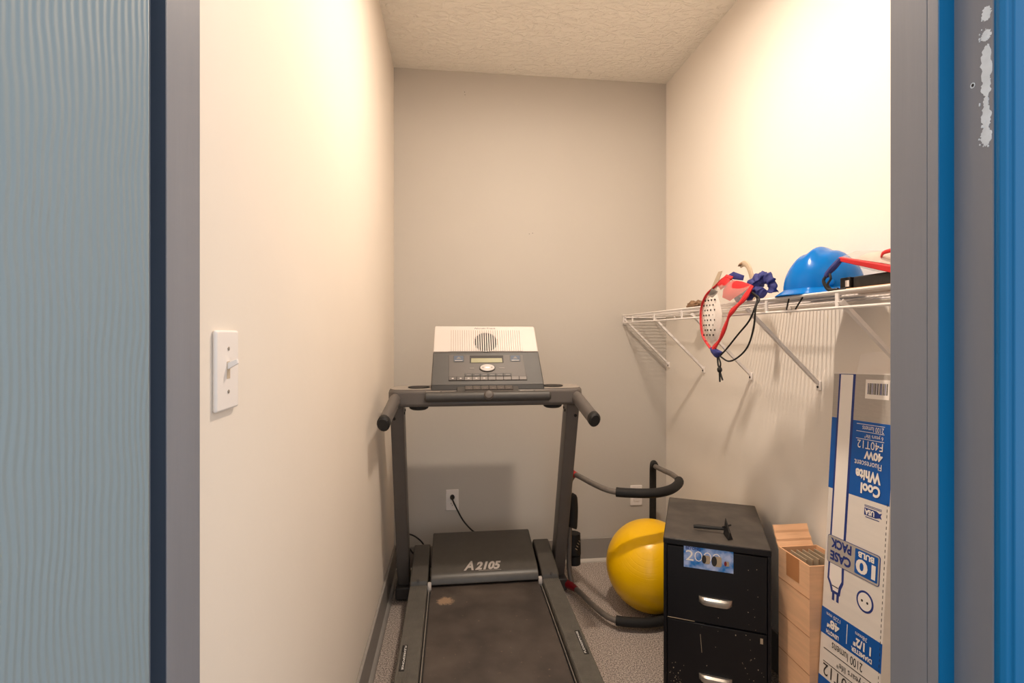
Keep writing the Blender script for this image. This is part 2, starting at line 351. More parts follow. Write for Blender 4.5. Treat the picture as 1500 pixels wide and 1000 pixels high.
MB().prism(JF, ell(0.0225, 1.590, .0015, .002, 12), 0.0003, .0009).build('screw_hole', 'slot', t)
t = struct(MB().box(-0.337, 0.662, 0.525, YF, 2.05, 2.07), 'trim_3', 'jamb', 'grey head jamb over the doorway')
MB().box(-0.315, 0.632, 0.571, YF, 2.035, 2.05).build('door_stop', 'jamb', t)
casprof = [(0, 0), (0, .010), (.004, .014), (.010, .014), (.012, .017), (.024, .017), (.027, .014), (.040, .016), (.050, .019), (.062, .019), (.066, .015), (.066, 0)]
def casing(name, x0, sgn, lab):
    F = Frame((x0, 0.529, 0), (sgn, 0, 0), (0, -1, 0), (0, 0, 1)); struct(MB().prism(F, casprof, 0, 2.12), name, 'blue_trim', lab, bevel=0.0008)
casing('trim_4', 0.634, 1, 'bright blue moulded door casing on the right')
casing('trim_5', -0.339, -1, 'bright blue moulded door casing on the left')

# the door stands open towards the camera, hinged on the left jamb
ph = math.radians(115)
pin = Vector((-0.32, 0.52, 0)); du = Vector((math.cos(ph), -math.sin(ph), 0)); dn = Vector((math.sin(ph), math.cos(ph), 0))
door = bpy.data.objects.new('door_1', None); COL.objects.link(door); door.location = pin; door.rotation_euler = (0, 0, -ph)
door['kind'] = 'structure'; door['label'] = 'pale blue wood-grained door standing open at the left'
LF = Frame((0, 0, 0), (1, 0, 0), (0, 1, 0))
MB().box(0.0, 0.90, 0.0, 0.049, 0.012, 2.03).build('door_slab', 'door', door, bevel=0.002, local=True)
for z in (0.25, 1.05, 1.82):
    MB().tube([(0.0, 0.0, z - .045), (0.0, 0.0, z + .045)], 0.006, 10).build('hinge', 'steel', door, local=True)
kb = MB().lathe(Frame((0.84, 0.049, 0.95), (1, 0, 0), (0, 0, 1), (0, 1, 0)), [(.03, 0), (.03, .006), (.012, .010), (.012, .03), (.026, .04), (.028, .052), (.018, .062)], 20)
kb.build('door_knob', 'steel', door, local=True)

# flush oval ceiling light, above the frame
t = thing('ceiling_lamp', 'small oval white flush ceiling light with a lit diffuser', 'lamp', (LAMP[0], LAMP[1], H))
FD = Frame((LAMP[0], LAMP[1], H), (1, 0, 0), (0, -1, 0))
MB().lathe(FD, [(.030, 0), (.085, 0), (.090, .010), (.090, .080), (.084, .086), (.054, .082), (.052, .060), (.030, .060)], 32, 1.5, .62).build('lamp_pan', 'white', t)
MB().lathe(FD, [(.050, .060), (.050, .080), (.043, .086), (.025, .089), (.006, .090)], 32, 1.5, .52).build('diffuser', 'bulb', t)

# ------------------------------------------------------------------ treadmill
TX = 0.148
tm = thing('treadmill', 'dark grey motorised treadmill with a pale speaker console facing the doorway', 'treadmill', (TX, 2.0, 0))
for s in (-1, 1):
    MB().box(TX + s * .30 - .03, TX + s * .30 + .03, 1.02, 2.66, 0.03, 0.15).build('frame_rail', 'tm_frame', tm, bevel=0.004)
MB().box(TX - .27, TX + .27, 1.0, 2.42, 0.085, 0.139).build('deck', 'tm_frame', tm)
bel = MB(); prof = [(1.0, .150), (2.40, .150), (2.425, .146), (2.44, .135), (2.425, .118), (2.40, .112), (1.0, .112), (0.978, .118), (.965, .131), (.978, .146)]
bel.prism(Frame((TX - .245, 0, 0), (0, 1, 0), (0, 0, 1), (1, 0, 0)), prof, 0, .49); bel.build('running_belt', 'belt', tm, 'dark brown running belt with a pale dusty scuff')
for s in (-1, 1):
    MB().box(TX + s * .2525 - .002, TX + s * .2525 + .002, 1.0, 2.31, .145, .153).build('edge_strip', 'steel', tm, 'thin bright strip beside the belt')
    # ribbed foot rail
    F = Frame((TX + s * .2975, 0, 0), (1, 0, 0), (0, 0, 1), (0, -1, 0)); pr = [(-.0385, .12), (.0385, .12), (.0385, .170), (.035, .175)]
    k = 14
    for i in range(k):
        u = .033 - .066 * i / k; d = .066 / k
        pr += [(u, .1765), (u - d * .55, .1765), (u - d * .6, .1750), (u - d * .95, .1750)]
    pr += [(-.035, .175), (-.0385, .170)]
    MB().prism(F, pr, -2.30, -1.0).build('foot_rail', 'tm_rail', tm, angle=20)
    MB().box(TX + s * .2975 - .040, TX + s * .2975 + .040, .97, 1.0, .05, .178).build('rail_end_cap', 'tm_hood', tm, bevel=.006)
    # small black decal with lettering along the rail
    cx = TX + (-.316 if s < 0 else .315); y0, y1 = (1.697, 1.838) if s < 0 else (1.713, 1.855)
    dec = MB().box(cx - .009, cx + .009, y0, y1, .1766, .1772).build('rail_decal', 'rubber', tm, 'small black name strip on the foot rail')
    FT = Frame((cx, y0, .1773), (1, 0, 0), (0, 1, 0))
    text('FLEXRESPONSE', FT, (-.001 if s < 0 else -.006), (.006 if s < 0 else .001), .006, y1 - y0 - .006, 'ink_white', dec, w=.0003, quarter=(-1 if s < 0 else 1), bold=.01)
    MB().prism(FT, [(-.0065, .01), (-.0050, .01), (-.0050, .10), (-.0065, .10)] if s < 0 else [(.0050, .03), (.0065, .03), (.0065, .12), (.0050, .12)], .0001, .0004).build('decal_line', 'tm_rail', dec)
    # moulded foot cover in line with the hood
    cov = MB().prism(Frame((TX + s * .2965 - .039, 0, 0), (0, 1, 0), (0, 0, 1), (1, 0, 0)),
               [(2.268, .12), (2.268, .178), (2.275, .192), (2.30, .204), (2.34, .212), (2.53, .248), (2.545, .245), (2.56, .22), (2.56, .05), (2.30, .05)], 0, .078)
    cv = cov.build('foot_cover', 'tm_hood', tm, bevel=.005)
    MB().lathe(Frame((TX + s * .30, 2.272, .196), (1, 0, 0), (0, .6, .8), (0, -.8, .6)), [(.006, 0), (.006, .004)], 12).build('screw_hole', 'slot', cv)
    # exposed end of the front roller
    MB().lathe(Frame((TX + s * .2515 - .009, 2.285, .158), (0, 1, 0), (0, 0, 1), (1, 0, 0)), [(.013, 0), (.015, .003), (.015, .015), (.013, .018)], 16, 1, 1.5).build('roller_end', 'silver', tm, 'bright end of the front roller')
hood = MB().prism(Frame((TX - .2525, 0, 0), (0, 1, 0), (0, 0, 1), (1, 0, 0)),
    [(2.292, .160), (2.295, .176), (2.305, .192), (2.325, .204), (2.36, .214), (2.605, .268), (2.622, .268), (2.640, .255), (2.655, .20), (2.66, .05), (2.44, .05), (2.43, .155)], 0.006, .499)
hood = hood.build('motor_hood', 'tm_hood', tm, bevel=.004, seg=3)
hv = Vector((0, .245, .054)).normalized(); HF = Frame((TX, 2.36, .214), (1, 0, 0), hv)
text('A', HF, -.098, -.052, -.038, .028, 'silver', hood, bold=.03, shear=.35)
text('2105', HF, -.045, .078, -.038, .020, 'silver', hood, bold=.045, shear=.35)
MB().prism(HF, [(-.030, -.0435), (.074, -.0435), (.075, -.0415), (-.029, -.0415)], 0, .0006).build('underline', 'silver', hood)

# uprights, leaning towards the user
for s in (-1, 1):
    a = Vector((TX + s * .385, 2.56, .03)); b = Vector((TX + s * .385, 2.22, 1.02)); d = (b - a).normalized(); sd = Vector((1, 0, 0)); fr = sd.cross(d)
    UF = Frame(a, sd, fr, d); L = (b - a).length
    up = MB().prism(UF, rrect(-.0285, .0285, -.040, .040, .006, 3), 0, L).build('upright', 'tm_grey', tm)
    for (u, v) in ((-.0290 * s, .01), (-.0290 * s, -.018)):
        MB().lathe(Frame(UF.p(u, v, L - .075), d, fr, sd * -s), [(.006, 0), (.006, .003)], 12).build('bolt', 'rubber', up)
    MB().lathe(Frame(UF.p(.012 * s, -.040, L - .085), sd, d, -fr) if fr.y > 0 else Frame(UF.p(.012 * s, .040, L - .085), sd, d, fr), [(.007, 0), (.007, .004)], 12).build('bolt', 'rubber', up)
    MB().box(a.x - .036, a.x + .036, 2.47, 2.66, 0.012, .07).build('upright_foot', 'tm_frame', tm, bevel=.006)
    MB().lathe(Frame((a.x - .02, 2.62, .03), (0, 1, 0), (0, 0, 1), (1, 0, 0)), [(.028, 0), (.03, .003), (.03, .037), (.028, .04)], 20).build('wheel', 'rubber', tm)

# tray between the uprights, with two cup holders
tp = []
for i in range(7):
    q = math.radians(90 - 90 * i / 6); tp.append((.375 + .045 * math.cos(q), .072 * math.sin(q) + 2.235))
front = [(.415, 2.17), (.395, 2.135), (.365, 2.125)]
poly = [(-x, y) for x, y in reversed(tp)]
poly = [(x, y) for x, y in tp] + front + [(-x, y) for x, y in reversed(front)] + poly
poly = [(TX + x, y) for x, y in poly]
tray = MB().prism(Frame((0, 0, 0.985), (1, 0, 0), (0, 1, 0)), poly, 0.0, .072).build('tray', 'tm_grey', tm, bevel=.014, seg=4)
inset = [(TX + (x - TX) * .985, 2.215 + (y - 2.215) * .90) for x, y in poly]
MB().prism(Frame((0, 0, 1.0565), (1, 0, 0), (0, 1, 0)), inset, 0, .0025).build('tray_top_lit', 'pad_grey', tm, 'tray top in a paler grey, toned as if brightly lit', bevel=.001)  # paler grey stands in for overhead light on the tray
for s in (-1, 1):
    CF = Frame((TX + s * .292, 2.205, .965), (1, 0, 0), (0, 1, 0))
    MB().lathe(CF, [(.030, 0), (.040, .006), (.043, .02), (.043, .0945), (.046, .0955), (.046, .098), (.041, .098), (.038, .080), (.036, .030), (.005, .028)], 28).build('cup_holder', 'rubber', tm)
    MB().lathe(CF, [(.0425, .0935), (.0425, .0965), (.006, .0955)], 28).build('cup_well', 'slot', tm, 'dark hollow of the cup holder')
    path = smooth_path([(TX + s * .372, 2.20, 1.020), (TX + s * .385, 2.12, 1.012), (TX + s * .393, 2.04, .988), (TX + s * .404, 1.935, .955)], 6)
    hb = MB().tube(path, .029, 16, flat=.80, up=(0, 0, 1)).build('handlebar', 'tm_grey', tm)
    e = path[-1]; tdir = (path[-1] - path[-3]).normalized()
    MB().tube([e - tdir * .010, e + tdir * .008, e + tdir * .016], [.0305, .0305, .023], 16, flat=.80, up=(0, 0, 1)).build('end_cap', 'rubber', hb)
    MB().tube([(TX + s * .372, 2.19, .985), (TX + s * .384, 2.10, .985), (TX + s * .392, 2.02, .965)], .009, 10).build('support_rod', 'tm_frame', hb)

# console
CN = Frame((TX, 2.15, 1.08), (1, 0, 0), (0, .16, .245))
def cbox(u0, u1, v0, v1, w0, w1): return MB().fbox(CN, u0, u1, v0, v1, w0, w1)
con = MB().prism(CN, [(-.2385, -.006), (-.234, -.012), (.239, -.012), (.2435, -.006), (.2335, .1545), (-.2325, .1545)], -.045, 0).build('console_face', 'con_dark', tm, bevel=.005)
MB().prism(CN, [(-.2380, -.034), (.2425, -.034), (.2435, -.006), (-.2390, -.006)], -.045, .003).build('console_lip', 'rubber', tm, bevel=.004)
spk = MB().prism(CN, [(-.2325, .1555), (.2335, .1555), (.2265, .286), (.2205, .2915), (-.2235, .2925), (-.2285, .287)], -.045, .002).build('speaker_panel', 'con_white', tm, 'pale ribbed speaker panel at the top of the console', bevel=.004)
MB().prism(CN, [(-.163, .159), (.163, .159), (.161, .268), (-.163, .270)], .001, .0024).build('groove_plate', 'groove', spk)
MB().prism(CN, ell(-.002, .2043, .0525, .0500, 32), .001, .0030).build('speaker_opening', 'slot', spk)
rb = MB(); u = -.163
while u < .163:
    
    hw = math.sqrt(max(0, 1 - ((u + .003 + .002) / .0525) ** 2)) * .050
    if hw > .004:
        rb.fbox(CN, u, u + .0072, .1575, .2043 - hw, .0018, .0048).fbox(CN, u, u + .0072, .2043 + hw, .2705, .0018, .0048).fbox(CN, u + .0008, u + .0050, .2043 - hw, .2043 + hw, .0018, .0044)
    else: rb.fbox(CN, u, u + .0080, .1575, .2705, .0018, .0044)
    u += .0099
rb.build('speaker_ribs', 'con_white', spk, kind='stuff')
text('NordicTrack', CN, -.050, .047, .2752, .2830, 'ink_dark', spk, w=.0026, shear=.3)
pan = MB().prism(CN, [(-.1650, .0310), (.1690, .0310), (.1600, .1385), (-.1650, .1390)], -.001, .0016).build('button_panel', 'con_mid', con, bevel=.001)
MB().prism(CN, [(-.0740, .098), (.0740, .098), (.0735, .136), (-.0735, .136)], .0012, .0022).build('display_frame', 'slot', con)
MB().prism(CN, [(-.0685, .1002), (.0685, .1002), (.0670, .1215), (-.0670, .1215)], .0020, .0030).build('display', 'lcd', con, 'small unlit greenish display')
for (a, b) in ((-.142, -.101), (.106, .147)):
    MB().prism(CN, rrect(a - .004, b + .004, .1035, .1365, .004), .001, .0024).build('key_surround', 'con_dark', con)
    MB().prism(CN, rrect(a, b, .1065, .1340, .003), .002, .0036).build('arrow_key', 'bluekey', con)
    c = (a + b) / 2
    MB().prism(CN, [(c - .011, .1185), (c + .011, .1185), (c, .1305)], .0034, .0040).build('arrow_mark', 'key', con)
    MB().prism(CN, [(a + .004, .1085), (b - .004, .1085), (b - .004, .1115), (a + .004, .1115)], .0034, .0040).build('key_line', 'silver', con)
MB().prism(CN, ell(.0015, .0725, .0350, .0195, 28), .001, .004).build('dial_rim', 'slot', con)
MB().prism(CN, ell(.0015, .0725, .0315, .0168, 28), .003, .0075).build('dial', 'silver', con, 'pale oval start key', bevel=.001)
for dx in (-.0185, .0215): MB().prism(CN, [(dx - .003 + .0, .0725), (dx + .003, .0685), (dx + .003, .0765)] if dx < 0 else [(dx + .003, .0725), (dx - .003, .0685), (dx - .003, .0765)], .0072, .0080).build('dial_mark', 'key', con)
MB().prism(CN, rrect(-.0075, .0115, .0695, .0755, .002), .0072, .0080).build('dial_mark', 'white', con)
for (a, b) in ((-.076, -.056), (.053, .077)): MB().prism(CN, rrect(a, b, .0695, .0745, .002), .0014, .0026).build('small_key', 'key', con)
MB().prism(CN, [(-.0970, .0300), (.1045, .0300), (.1045, .0462), (-.0970, .0462)], .0008, .0022).build('key_bed', 'slot', con)
MB().prism(CN, [(-.1645, .0122), (.1720, .0122), (.1720, .0312), (-.1645, .0312)], .0008, .0022).build('key_bed', 'slot', con)
for i in range(6):
    a = -.0955 + i * .0333; k = MB().prism(CN, rrect(a, a + .0308, .0325, .0450, .001, 1), .001, .0040).build('key', 'con_dark', con, bevel=.0006)
    MB().prism(CN, [(a + .008, .0375), (a + .026, .0375), (a + .026, .0400), (a + .008, .0400)], .0038, .0044).build('key_mark', 'key', con)
for i in range(10):
    a = -.1635 + i * .0335; k = MB().prism(CN, rrect(a, a + .0308, .0138, .0298, .001, 1), .001, .0042).build('key', 'key' if i > 1 else 'con_mid', con, bevel=.0006)
    if i < 5: MB().prism(CN, [(a + .012, .0200), (a + .020, .0200), (a + .020, .0245), (a + .012, .0245)], .0040, .0046).build('key_mark', 'silver', con)
# centre block below the face, with one more key row, and the padded front bar
cb = MB().prism(Frame((TX - .130, 0, 0), (0, 1, 0), (0, 0, 1), (1, 0, 0)), [(2.105, 1.030), (2.105, 1.048), (2.140, 1.068), (2.165, 1.090), (2.20, 1.075), (2.20, 1.030)], 0, .260).build('key_shelf', 'con_dark', tm, bevel=.003)
KS = Frame((TX, 2.105, 1.048), (1, 0, 0), (0, .035, .020))
MB().prism(KS, [(-.0970, .0115), (.1070, .0115), (.1070, .0395), (-.0970, .0395)], .0003, .0018).build('key_bed', 'slot', cb)
for i in range(6):
    a = -.0955 + i * .0336; MB().prism(KS, rrect(a, a + .0308, .013, .0385, .001, 1), .0006, .0044).build('key', 'con_mid', cb, bevel=.0006)
    MB().prism(KS, [(a + .010, .0235), (a + .016, .019), (a + .022, .0235), (a + .022, .0265), (a + .016, .022), (a + .010, .0265)], .0042, .0048).build('key_mark', 'key', cb)
MB().prism(KS, [(-.096, .0055), (.104, .0055), (.104, .0080), (-.096, .0080)], .0006, .0016).build('pale_strip', 'key', cb)
for s in (-1, 1):
    u0, u1 = (-.258, -.135) if s < 0 else (.135, .258)
    MB().box(TX + u0, TX + (u0 + u1) / 2 - .002, 2.098, 2.128, 1.040, 1.0505).build('rest_pad', 'pad_grey', tm, 'pale ledge beside the key shelf', bevel=.003)
    MB().box(TX + (u0 + u1) / 2 + .002, TX + u1, 2.098, 2.128, 1.040, 1.0495).build('rest_pad', 'pad_grey', tm, bevel=.003)
MB().tube([(TX - .262, 2.098, 1.030), (TX - .255, 2.098, 1.030), (TX + .255, 2.098, 1.030), (TX + .262, 2.098, 1.030)], [.016, .0215, .0215, .016], 20).build('front_bar', 'con_dark', tm)
MB().lathe(Frame((TX, 2.080, 1.038), (1, 0, 0), (0, .4, .9), (0, -.9, .4)), [(.020, 0), (.020, .004), (.015, .010), (.004, .012)], 20).build('safety_key', 'con_mid', tm)

# ------------------------------------------------------------------ outlets, cord, switch
def outlet(name, x, z, lab, style):
    t = thing(name, lab, 'outlet', (x, YB, z), group=None)
    F = Frame((x, YB, z), (1, 0, 0), (0, 0, 1), (0, -1, 0))
    MB().prism(F, rrect(-.035, .035, -.0575, .0575, .004), 0, .006).build('cover_plate', 'white', t, bevel=.002)
    if style:
        for dz in (.0195, -.0195):
            rc = MB().prism(F, ell(0, dz, .0165, .0145, 20), .005, .008).build('receptacle', 'white', t)
            for dx in (-.0063, .0063): MB().prism(F, rrect(dx - .0012, dx + .0012, dz - .003, dz + .006, .0005, 1), .0078, .0084).build('slot', 'slot', rc)
            MB().prism(F, ell(0, dz - .008, .0024, .0024, 10), .0078, .0084).build('slot', 'slot', rc)
    else:
        MB().prism(F, rrect(-.0165, .0165, -.033, .033, .003), .005, .0085).build('insert', 'white', t, bevel=.001)
    MB().lathe(Frame((x, YB, z), (1, 0, 0), (0, 0, 1), (0, -1, 0)), [(.003, .005), (.003, .0092)], 10).build('screw', 'steel', t)
outlet('wall_outlet', -.0015, .3755, 'white wall outlet with a black plug in it, low on the grey wall', True)
outlet('wall_outlet.001', 1.050, .3620, 'white wall outlet half hidden behind the foam-gripped hoop', False)
t = thing('power_cord', 'black power cord running from the outlet down behind the treadmill', 'cord', (-.0015, YB - .03, .39))
MB().lathe(Frame((-.0015, YB - .0084, .395), (1, 0, 0), (0, 0, 1), (0, -1, 0)), [(.012, 0), (.013, .012), (.010, .026), (.006, .036)], 16).build('plug', 'cord', t)
MB().tube(smooth_path([(-.0015, YB - .042, .394), (0.010, YB - .06, .37), (.055, YB - .08, .29), (.105, YB - .09, .235), (.152, YB - .10, .205), (.20, YB - .09, .10), (.10, YB - .09, .02),
        (-.10, YB - .055, .03), (-.20, YB - .05, .10), (-.30 + .03, YB - .05, .205), (-.235, YB - .06, .220), (-.19, YB - .075, .205), (-.15, YB - .09, .165), (-.13, YB - .09, .07)], 5), .0042, 8).build('cable', 'cord', t)
t = thing('light_switch', 'white toggle light switch plate on the left wall by the doorway', 'switch', (XL, .748, 1.236))
F = Frame((XL, .748, 1.236), (0, -1, 0), (0, 0, 1), (1, 0, 0))
MB().prism(F, rrect(-.035, .035, -.0555, .0555, .004), 0, .0065).build('cover_plate', 'white', t, bevel=.003, seg=3)
MB().prism(F, rrect(-.005, .005, -.012, .012, .001, 1), .0062, .0069).build('slot', 'beige', t)
MB().hexa([F.p(-.0035, .000, .005), F.p(.0035, .000, .005), F.p(.0035, .010, .005), F.p(-.0035, .010, .005), F.p(-.0028, .009, .020), F.p(.0028, .009, .020), F.p(.0028, .0155, .019), F.p(-.0028, .0155, .019)]).build('toggle', 'white', t, bevel=.0008)
for dz in (.030, -.030): MB().lathe(Frame(F.p(0, dz, 0), F.U, F.V, F.N), [(.0028, .006), (.0028, .0073), (.0012, .0078)], 10).build('screw', 'steel', t)

# ------------------------------------------------------------------ file cabinet
yaw = math.radians(-26.4)
CH = .595; CW = .331; CD = .453
cb = thing('file_cabinet', 'short black two-drawer metal file cabinet with a blue sticker on its top drawer', 'cabinet', (.7166, 1.6556, 0), yaw)
MB().box(0, CW, .012, CD, 0.0, CH - .022).build('body', 'cab', cb, bevel=.003, local=True)
MB().box(-.001, CW + .001, 0, CD, CH - .022, CH - .002).build('top_rim', 'cab', cb, bevel=.003, local=True)
MB().box(.001, CW - .001, .002, CD - .002, CH - .004, CH).build('top', 'cab_top', cb, 'dusty black top', bevel=.0015, local=True)
CFm = Frame((0, .012, CH), (1, 0, 0), (0, 0, 1), (0, -1, 0))
for u in (0, CW - .010): MB().fbox(CFm, u, u + .010, -CH + .02, -.022, 0, .012).build('side_stile', 'cab', cb, local=True, bevel=.001)
for i, (z1, z0) in enumerate(((-.026, -.270), (-.276, -.530))):
    dr = MB().fbox(CFm, .012, CW - .012, z0, z1, -.002, .010).build('drawer', 'cab', cb, bevel=.002, local=True)
    HFm = Frame((0, .002, CH), (1, 0, 0), (0, 0, 1), (0, -1, 0)); hz = -.182 if i == 0 else -.440
    pts = MB(); n = 10
    prof = [(0.0, .0), (.011, .001), (.018, -.004), (.020, -.012), (.017, -.022), (.012, -.024), (.010, -.018)]
    vs = []; nu = 13
    for k in range(nu):
        a = -1 + 2 * k / (nu - 1); sc = (1 - abs(a) ** 6) * .9 + .1
        for (wv, zv) in prof: vs.append(HFm.p(.1645 + a * .051, hz + zv * (.75 + .25 * sc), wv * sc))
    m_ = len(prof); fs = [(k * m_ + j, k * m_ + j + 1, (k + 1) * m_ + j + 1, (k + 1) * m_ + j) for k in range(nu - 1) for j in range(m_ - 1)]
    pts.add(vs, fs).build('cup_handle', 'steel', dr, 'brushed metal cup handle', local=True)
    if i == 0:
        SF = Frame((0.0655, .002, CH - .092), (1, 0, 0), (0, 0, 1), (0, -1, 0)); SW, SH = .154, .076
        st = MB().prism(SF, [(0, 0), (SW, 0), (SW, SH), (0, SH)], .0002, .0008).build('sticker', 'sticker', dr, 'blue and white printed sticker', local=True)
        text('BEYOND', SF, .006, .054, .0605, .0705, 'carton_navy', dr, w=.0012, local=True, bold=.03)
        for j, ch in enumerate('2000'):
            text(ch, SF, .006 + j * .028, .031 + j * .028, .024, .058, 'carton_white', dr, w=.0010, local=True)
            if ch == '0': MB().prism(SF, ell(.0185 + j * .028, .0410, .0095, .0140, 16), .0008, .0013).build('numeral_centre', 'sticker', dr, local=True)
        for (u, v, r) in ((.066, .034, .014), (.098, .032, .017), (.131, .029, .008)):
            MB().prism(SF, rrect(u - r * .3, u + r * 1.2, v - r, v + r, r * .4), .0008, .0014).build('wheel_print', 'divider', dr, local=True)
            MB().prism(SF, ell(u - r * .15, v, r * .5, r * 1.0, 16), .0012, .0017).build('wheel_print', 'darkred' if r < .01 else 'slot', dr, local=True)
    else:
        lk = MB().fbox(HFm, .299, .307, -.305, -.288, 0, .0015).build('label_scrap', 'divider', dr, local=True)
        sc = MB()
        for k in range(60):
            u = rnd.choice((rnd.uniform(.02, .09), rnd.uniform(.02, .31), rnd.uniform(.24, .312))); v = rnd.uniform(-.515, -.28) if u > .1 else rnd.uniform(-.52, -.42); r = rnd.uniform(.0006, .0018)
            sc.prism(HFm, ell(u, v, r, r * rnd.uniform(.7, 1.6), 6), 0, .0003)
        for k in range(16): sc.prism(HFm, ell(.118 + k * .0003, -.312 - k * .0038, .0008, .0022, 6), 0, .0003)
        sc.build('scratches', 'divider', dr, 'scuffed chips in the black paint', local=True, kind='stuff', angle=1)
sc = MB()
for k in range(26):
    r = rnd.uniform(.0006, .0016); u, v = rnd.uniform(.014, .316), rnd.uniform(-.30, -.03)
    if u < .24 and v > -.21: continue
    if v < -.268: continue
    sc.prism(Frame((0, .002, CH), (1, 0, 0), (0, 0, 1), (0, -1, 0)), ell(u, v, r, r, 6), 0, .0003)
sc.prism(Frame((0, .002, CH), (1, 0, 0), (0, 0, 1), (0, -1, 0)), [(.013, -.2712), (.10, -.2716), (.10, -.2704), (.013, -.2694)], -.001, .0006)
sc.build('scratches', 'divider', cb, local=True, kind='stuff', angle=1)

t = thing('stylus_tool', 'slim black T-handled tool lying on top of the file cabinet', 'tool', (.895, 1.675, CH))
MB().tube([(.8488, 1.7041, CH + .012), (.862, 1.697, CH + .014), (.90, 1.674, CH + .016), (.936, 1.655, CH + .018)], [.006, .0075, .0065, .0055], 10).build('shaft', 'rubber', t)
MB().hexa([(.918, 1.600, CH + .001), (.938, 1.603, CH + .001), (.943, 1.650, CH + .002), (.930, 1.650, CH + .002), (.926, 1.604, CH + .024), (.931, 1.605, CH + .024), (.9385, 1.648, CH + .058), (.9355, 1.648, CH + .058)]).build('blade', 'rubber', t, bevel=.001)
MB().tube([(.922, 1.640, CH + .030), (.957, 1.650, CH + .032)], .003, 8).build('pin', 'rubber', t)

# ------------------------------------------------------------------ ball and folded hoop exerciser
BR = .205
t = thing('exercise_ball', 'yellow inflated exercise ball wedged behind the file cabinet', 'ball', (.925, 2.285, 0))
bm = bmesh.new(); bmesh.ops.create_uvsphere(bm, u_segments=64, v_segments=40, radius=BR)
for v_ in bm.verts: v_.co.z *= 1.0
me = bpy.data.meshes.new('ball_skin'); [setattr(f, 'smooth', True) for f in bm.faces]; bm.to_mesh(me); bm.free(); me.materials.append(M['ball'])
o = link('ball_skin', me, t); o.location = (0, 0, BR); o.rotation_euler = (math.radians(38), math.radians(-22), 0)

ar = thing('ab_roller', 'folded abdominal roller frame of grey tube with black foam grips and red ends', 'exercise frame', (.59, 2.50, 0))
hoop = [(.588, 2.451), (.612, 2.387), (.645, 2.260), (.694, 2.150), (.785, 2.112), (.877, 2.105), (.956, 2.140), (1.020, 2.205), (1.058, 2.270), (1.071, 2.370), (1.058, 2.460), (1.050, 2.53)]
for z, sg in ((.60, 1), (.040, -1)):
    P = smooth_path([(x, y, z) for x, y in hoop], 5)
    ho = MB().tube(P, .0125, 12).build('hoop_tube', 'tube', ar)
    MB().tube(P[16:41], .0205, 14).build('foam_grip', 'foam', ho, 'black foam grip')
    MB().tube([(.560, 2.50, z - sg * .006), P[0] - Vector((.012, -.02, 0)), P[0], P[2], P[3]], [.014, .021, .019, .016, .014], 12).build('red_joint', 'redpaint' if sg > 0 else 'darkred', ho, 'red moulded joint')
MB().tube(smooth_path([(1.050, 2.53, .60), (1.062, 2.58, .602), (1.075, 2.62, .57), (1.078, 2.63, .50), (1.078, 2.63, .15), (1.072, 2.60, .06), (1.050, 2.53, .04)], 5), .018, 12).build('back_pad', 'foam', ar, 'black padded upright at the far end')
MB().tube(smooth_path([(.596, 2.45, .59), (.588, 2.49, .55), (.586, 2.50, .50), (.592, 2.50, .40), (.586, 2.50, .28), (.584, 2.50, .12), (.590, 2.47, .05)], 5), .0125, 12).build('upright_tube', 'tube', ar)
MB().tube(smooth_path([(.598, 2.498, .462), (.600, 2.497, .455), (.602, 2.496, .40), (.599, 2.497, .33), (.597, 2.497, .318)], 4), [.018] + [.027] * 15 + [.020], 16).build('elbow_pad', 'foam', ar, 'black foam elbow pad')
hr = MB().tube(smooth_path([(.622, 2.56, .262), (.622, 2.56, .250), (.624, 2.558, .18), (.624, 2.558, .150)], 4), [.022] + [.036] * 11 + [.032], 16, flat=.8).build('head_rest', 'rubber', ar, 'black head rest with worn pale marks')
MB().tube([(.624, 2.555, .148), (.624, 2.555, .105)], .033, 14).build('rest_end', 'rubber', ar)
for k in range(4):
    MB().tube([(.640 - k * .006, 2.5255 - abs(k - 1) * .002, .235 - k * .013), (.648 - k * .005, 2.5275, .226 - k * .013)], .0016, 6).build('worn_mark', 'divider', hr)

# ------------------------------------------------------------------ open brown cardboard box
t = thing('cardboard_box', 'open plain brown cardboard box standing beside the file cabinet', 'box', (1.13, 1.48, 0))
bx0, bx1, by0, by1, bz = 1.072, 1.208, 1.412, 1.558, .585; th = .0045
MB().box(bx0, bx0 + th, by0, by1, 0, bz).build('side_panel', 'kraft', t)
MB().box(bx1 - th, bx1, by0, by1, 0, bz).build('side_panel', 'kraft', t)
MB().box(bx0 + th, bx1 - th, by0, by0 + th, 0, bz).build('front_panel', 'kraft', t)
MB().box(bx0 + th, bx1 - th, by1 - th, by1, 0, bz).build('back_panel', 'kraft', t)
MB().box(bx0 + th, bx1 - th, by0 + th, by1 - th, 0, .004).build('bottom_panel', 'kraft_in', t)
fl = MB(); nn = 8; vs = []
for j in range(nn + 1):
    q = j / nn; z = bz - .004 + .060 * q; y = by1 - .001 + .043 * q + (.003 if j in (2, 4, 5) else 0)
    for k in range(5):
        x = (bx0 + .001) + (bx1 - bx0 - .012) * k / 4 + .008 * q; vs.append((x, y + .001 * math.sin(k * 2 + j), z)); vs.append((x, y + .004 + .001 * math.sin(k * 2 + j), z - .003))
w_ = 10
for j in range(nn):
    for k in range(4):
        a = j * w_ + k * 2; fl.f += [[a, a + 2, a + 2 + w_, a + w_], [a + 1, a + 1 + w_, a + 3 + w_, a + 3]]
for j in range(nn):
    a = j * w_; fl.f += [[a, a + w_, a + w_ + 1, a + 1], [a + 8, a + 9, a + 9 + w_, a + 8 + w_]]
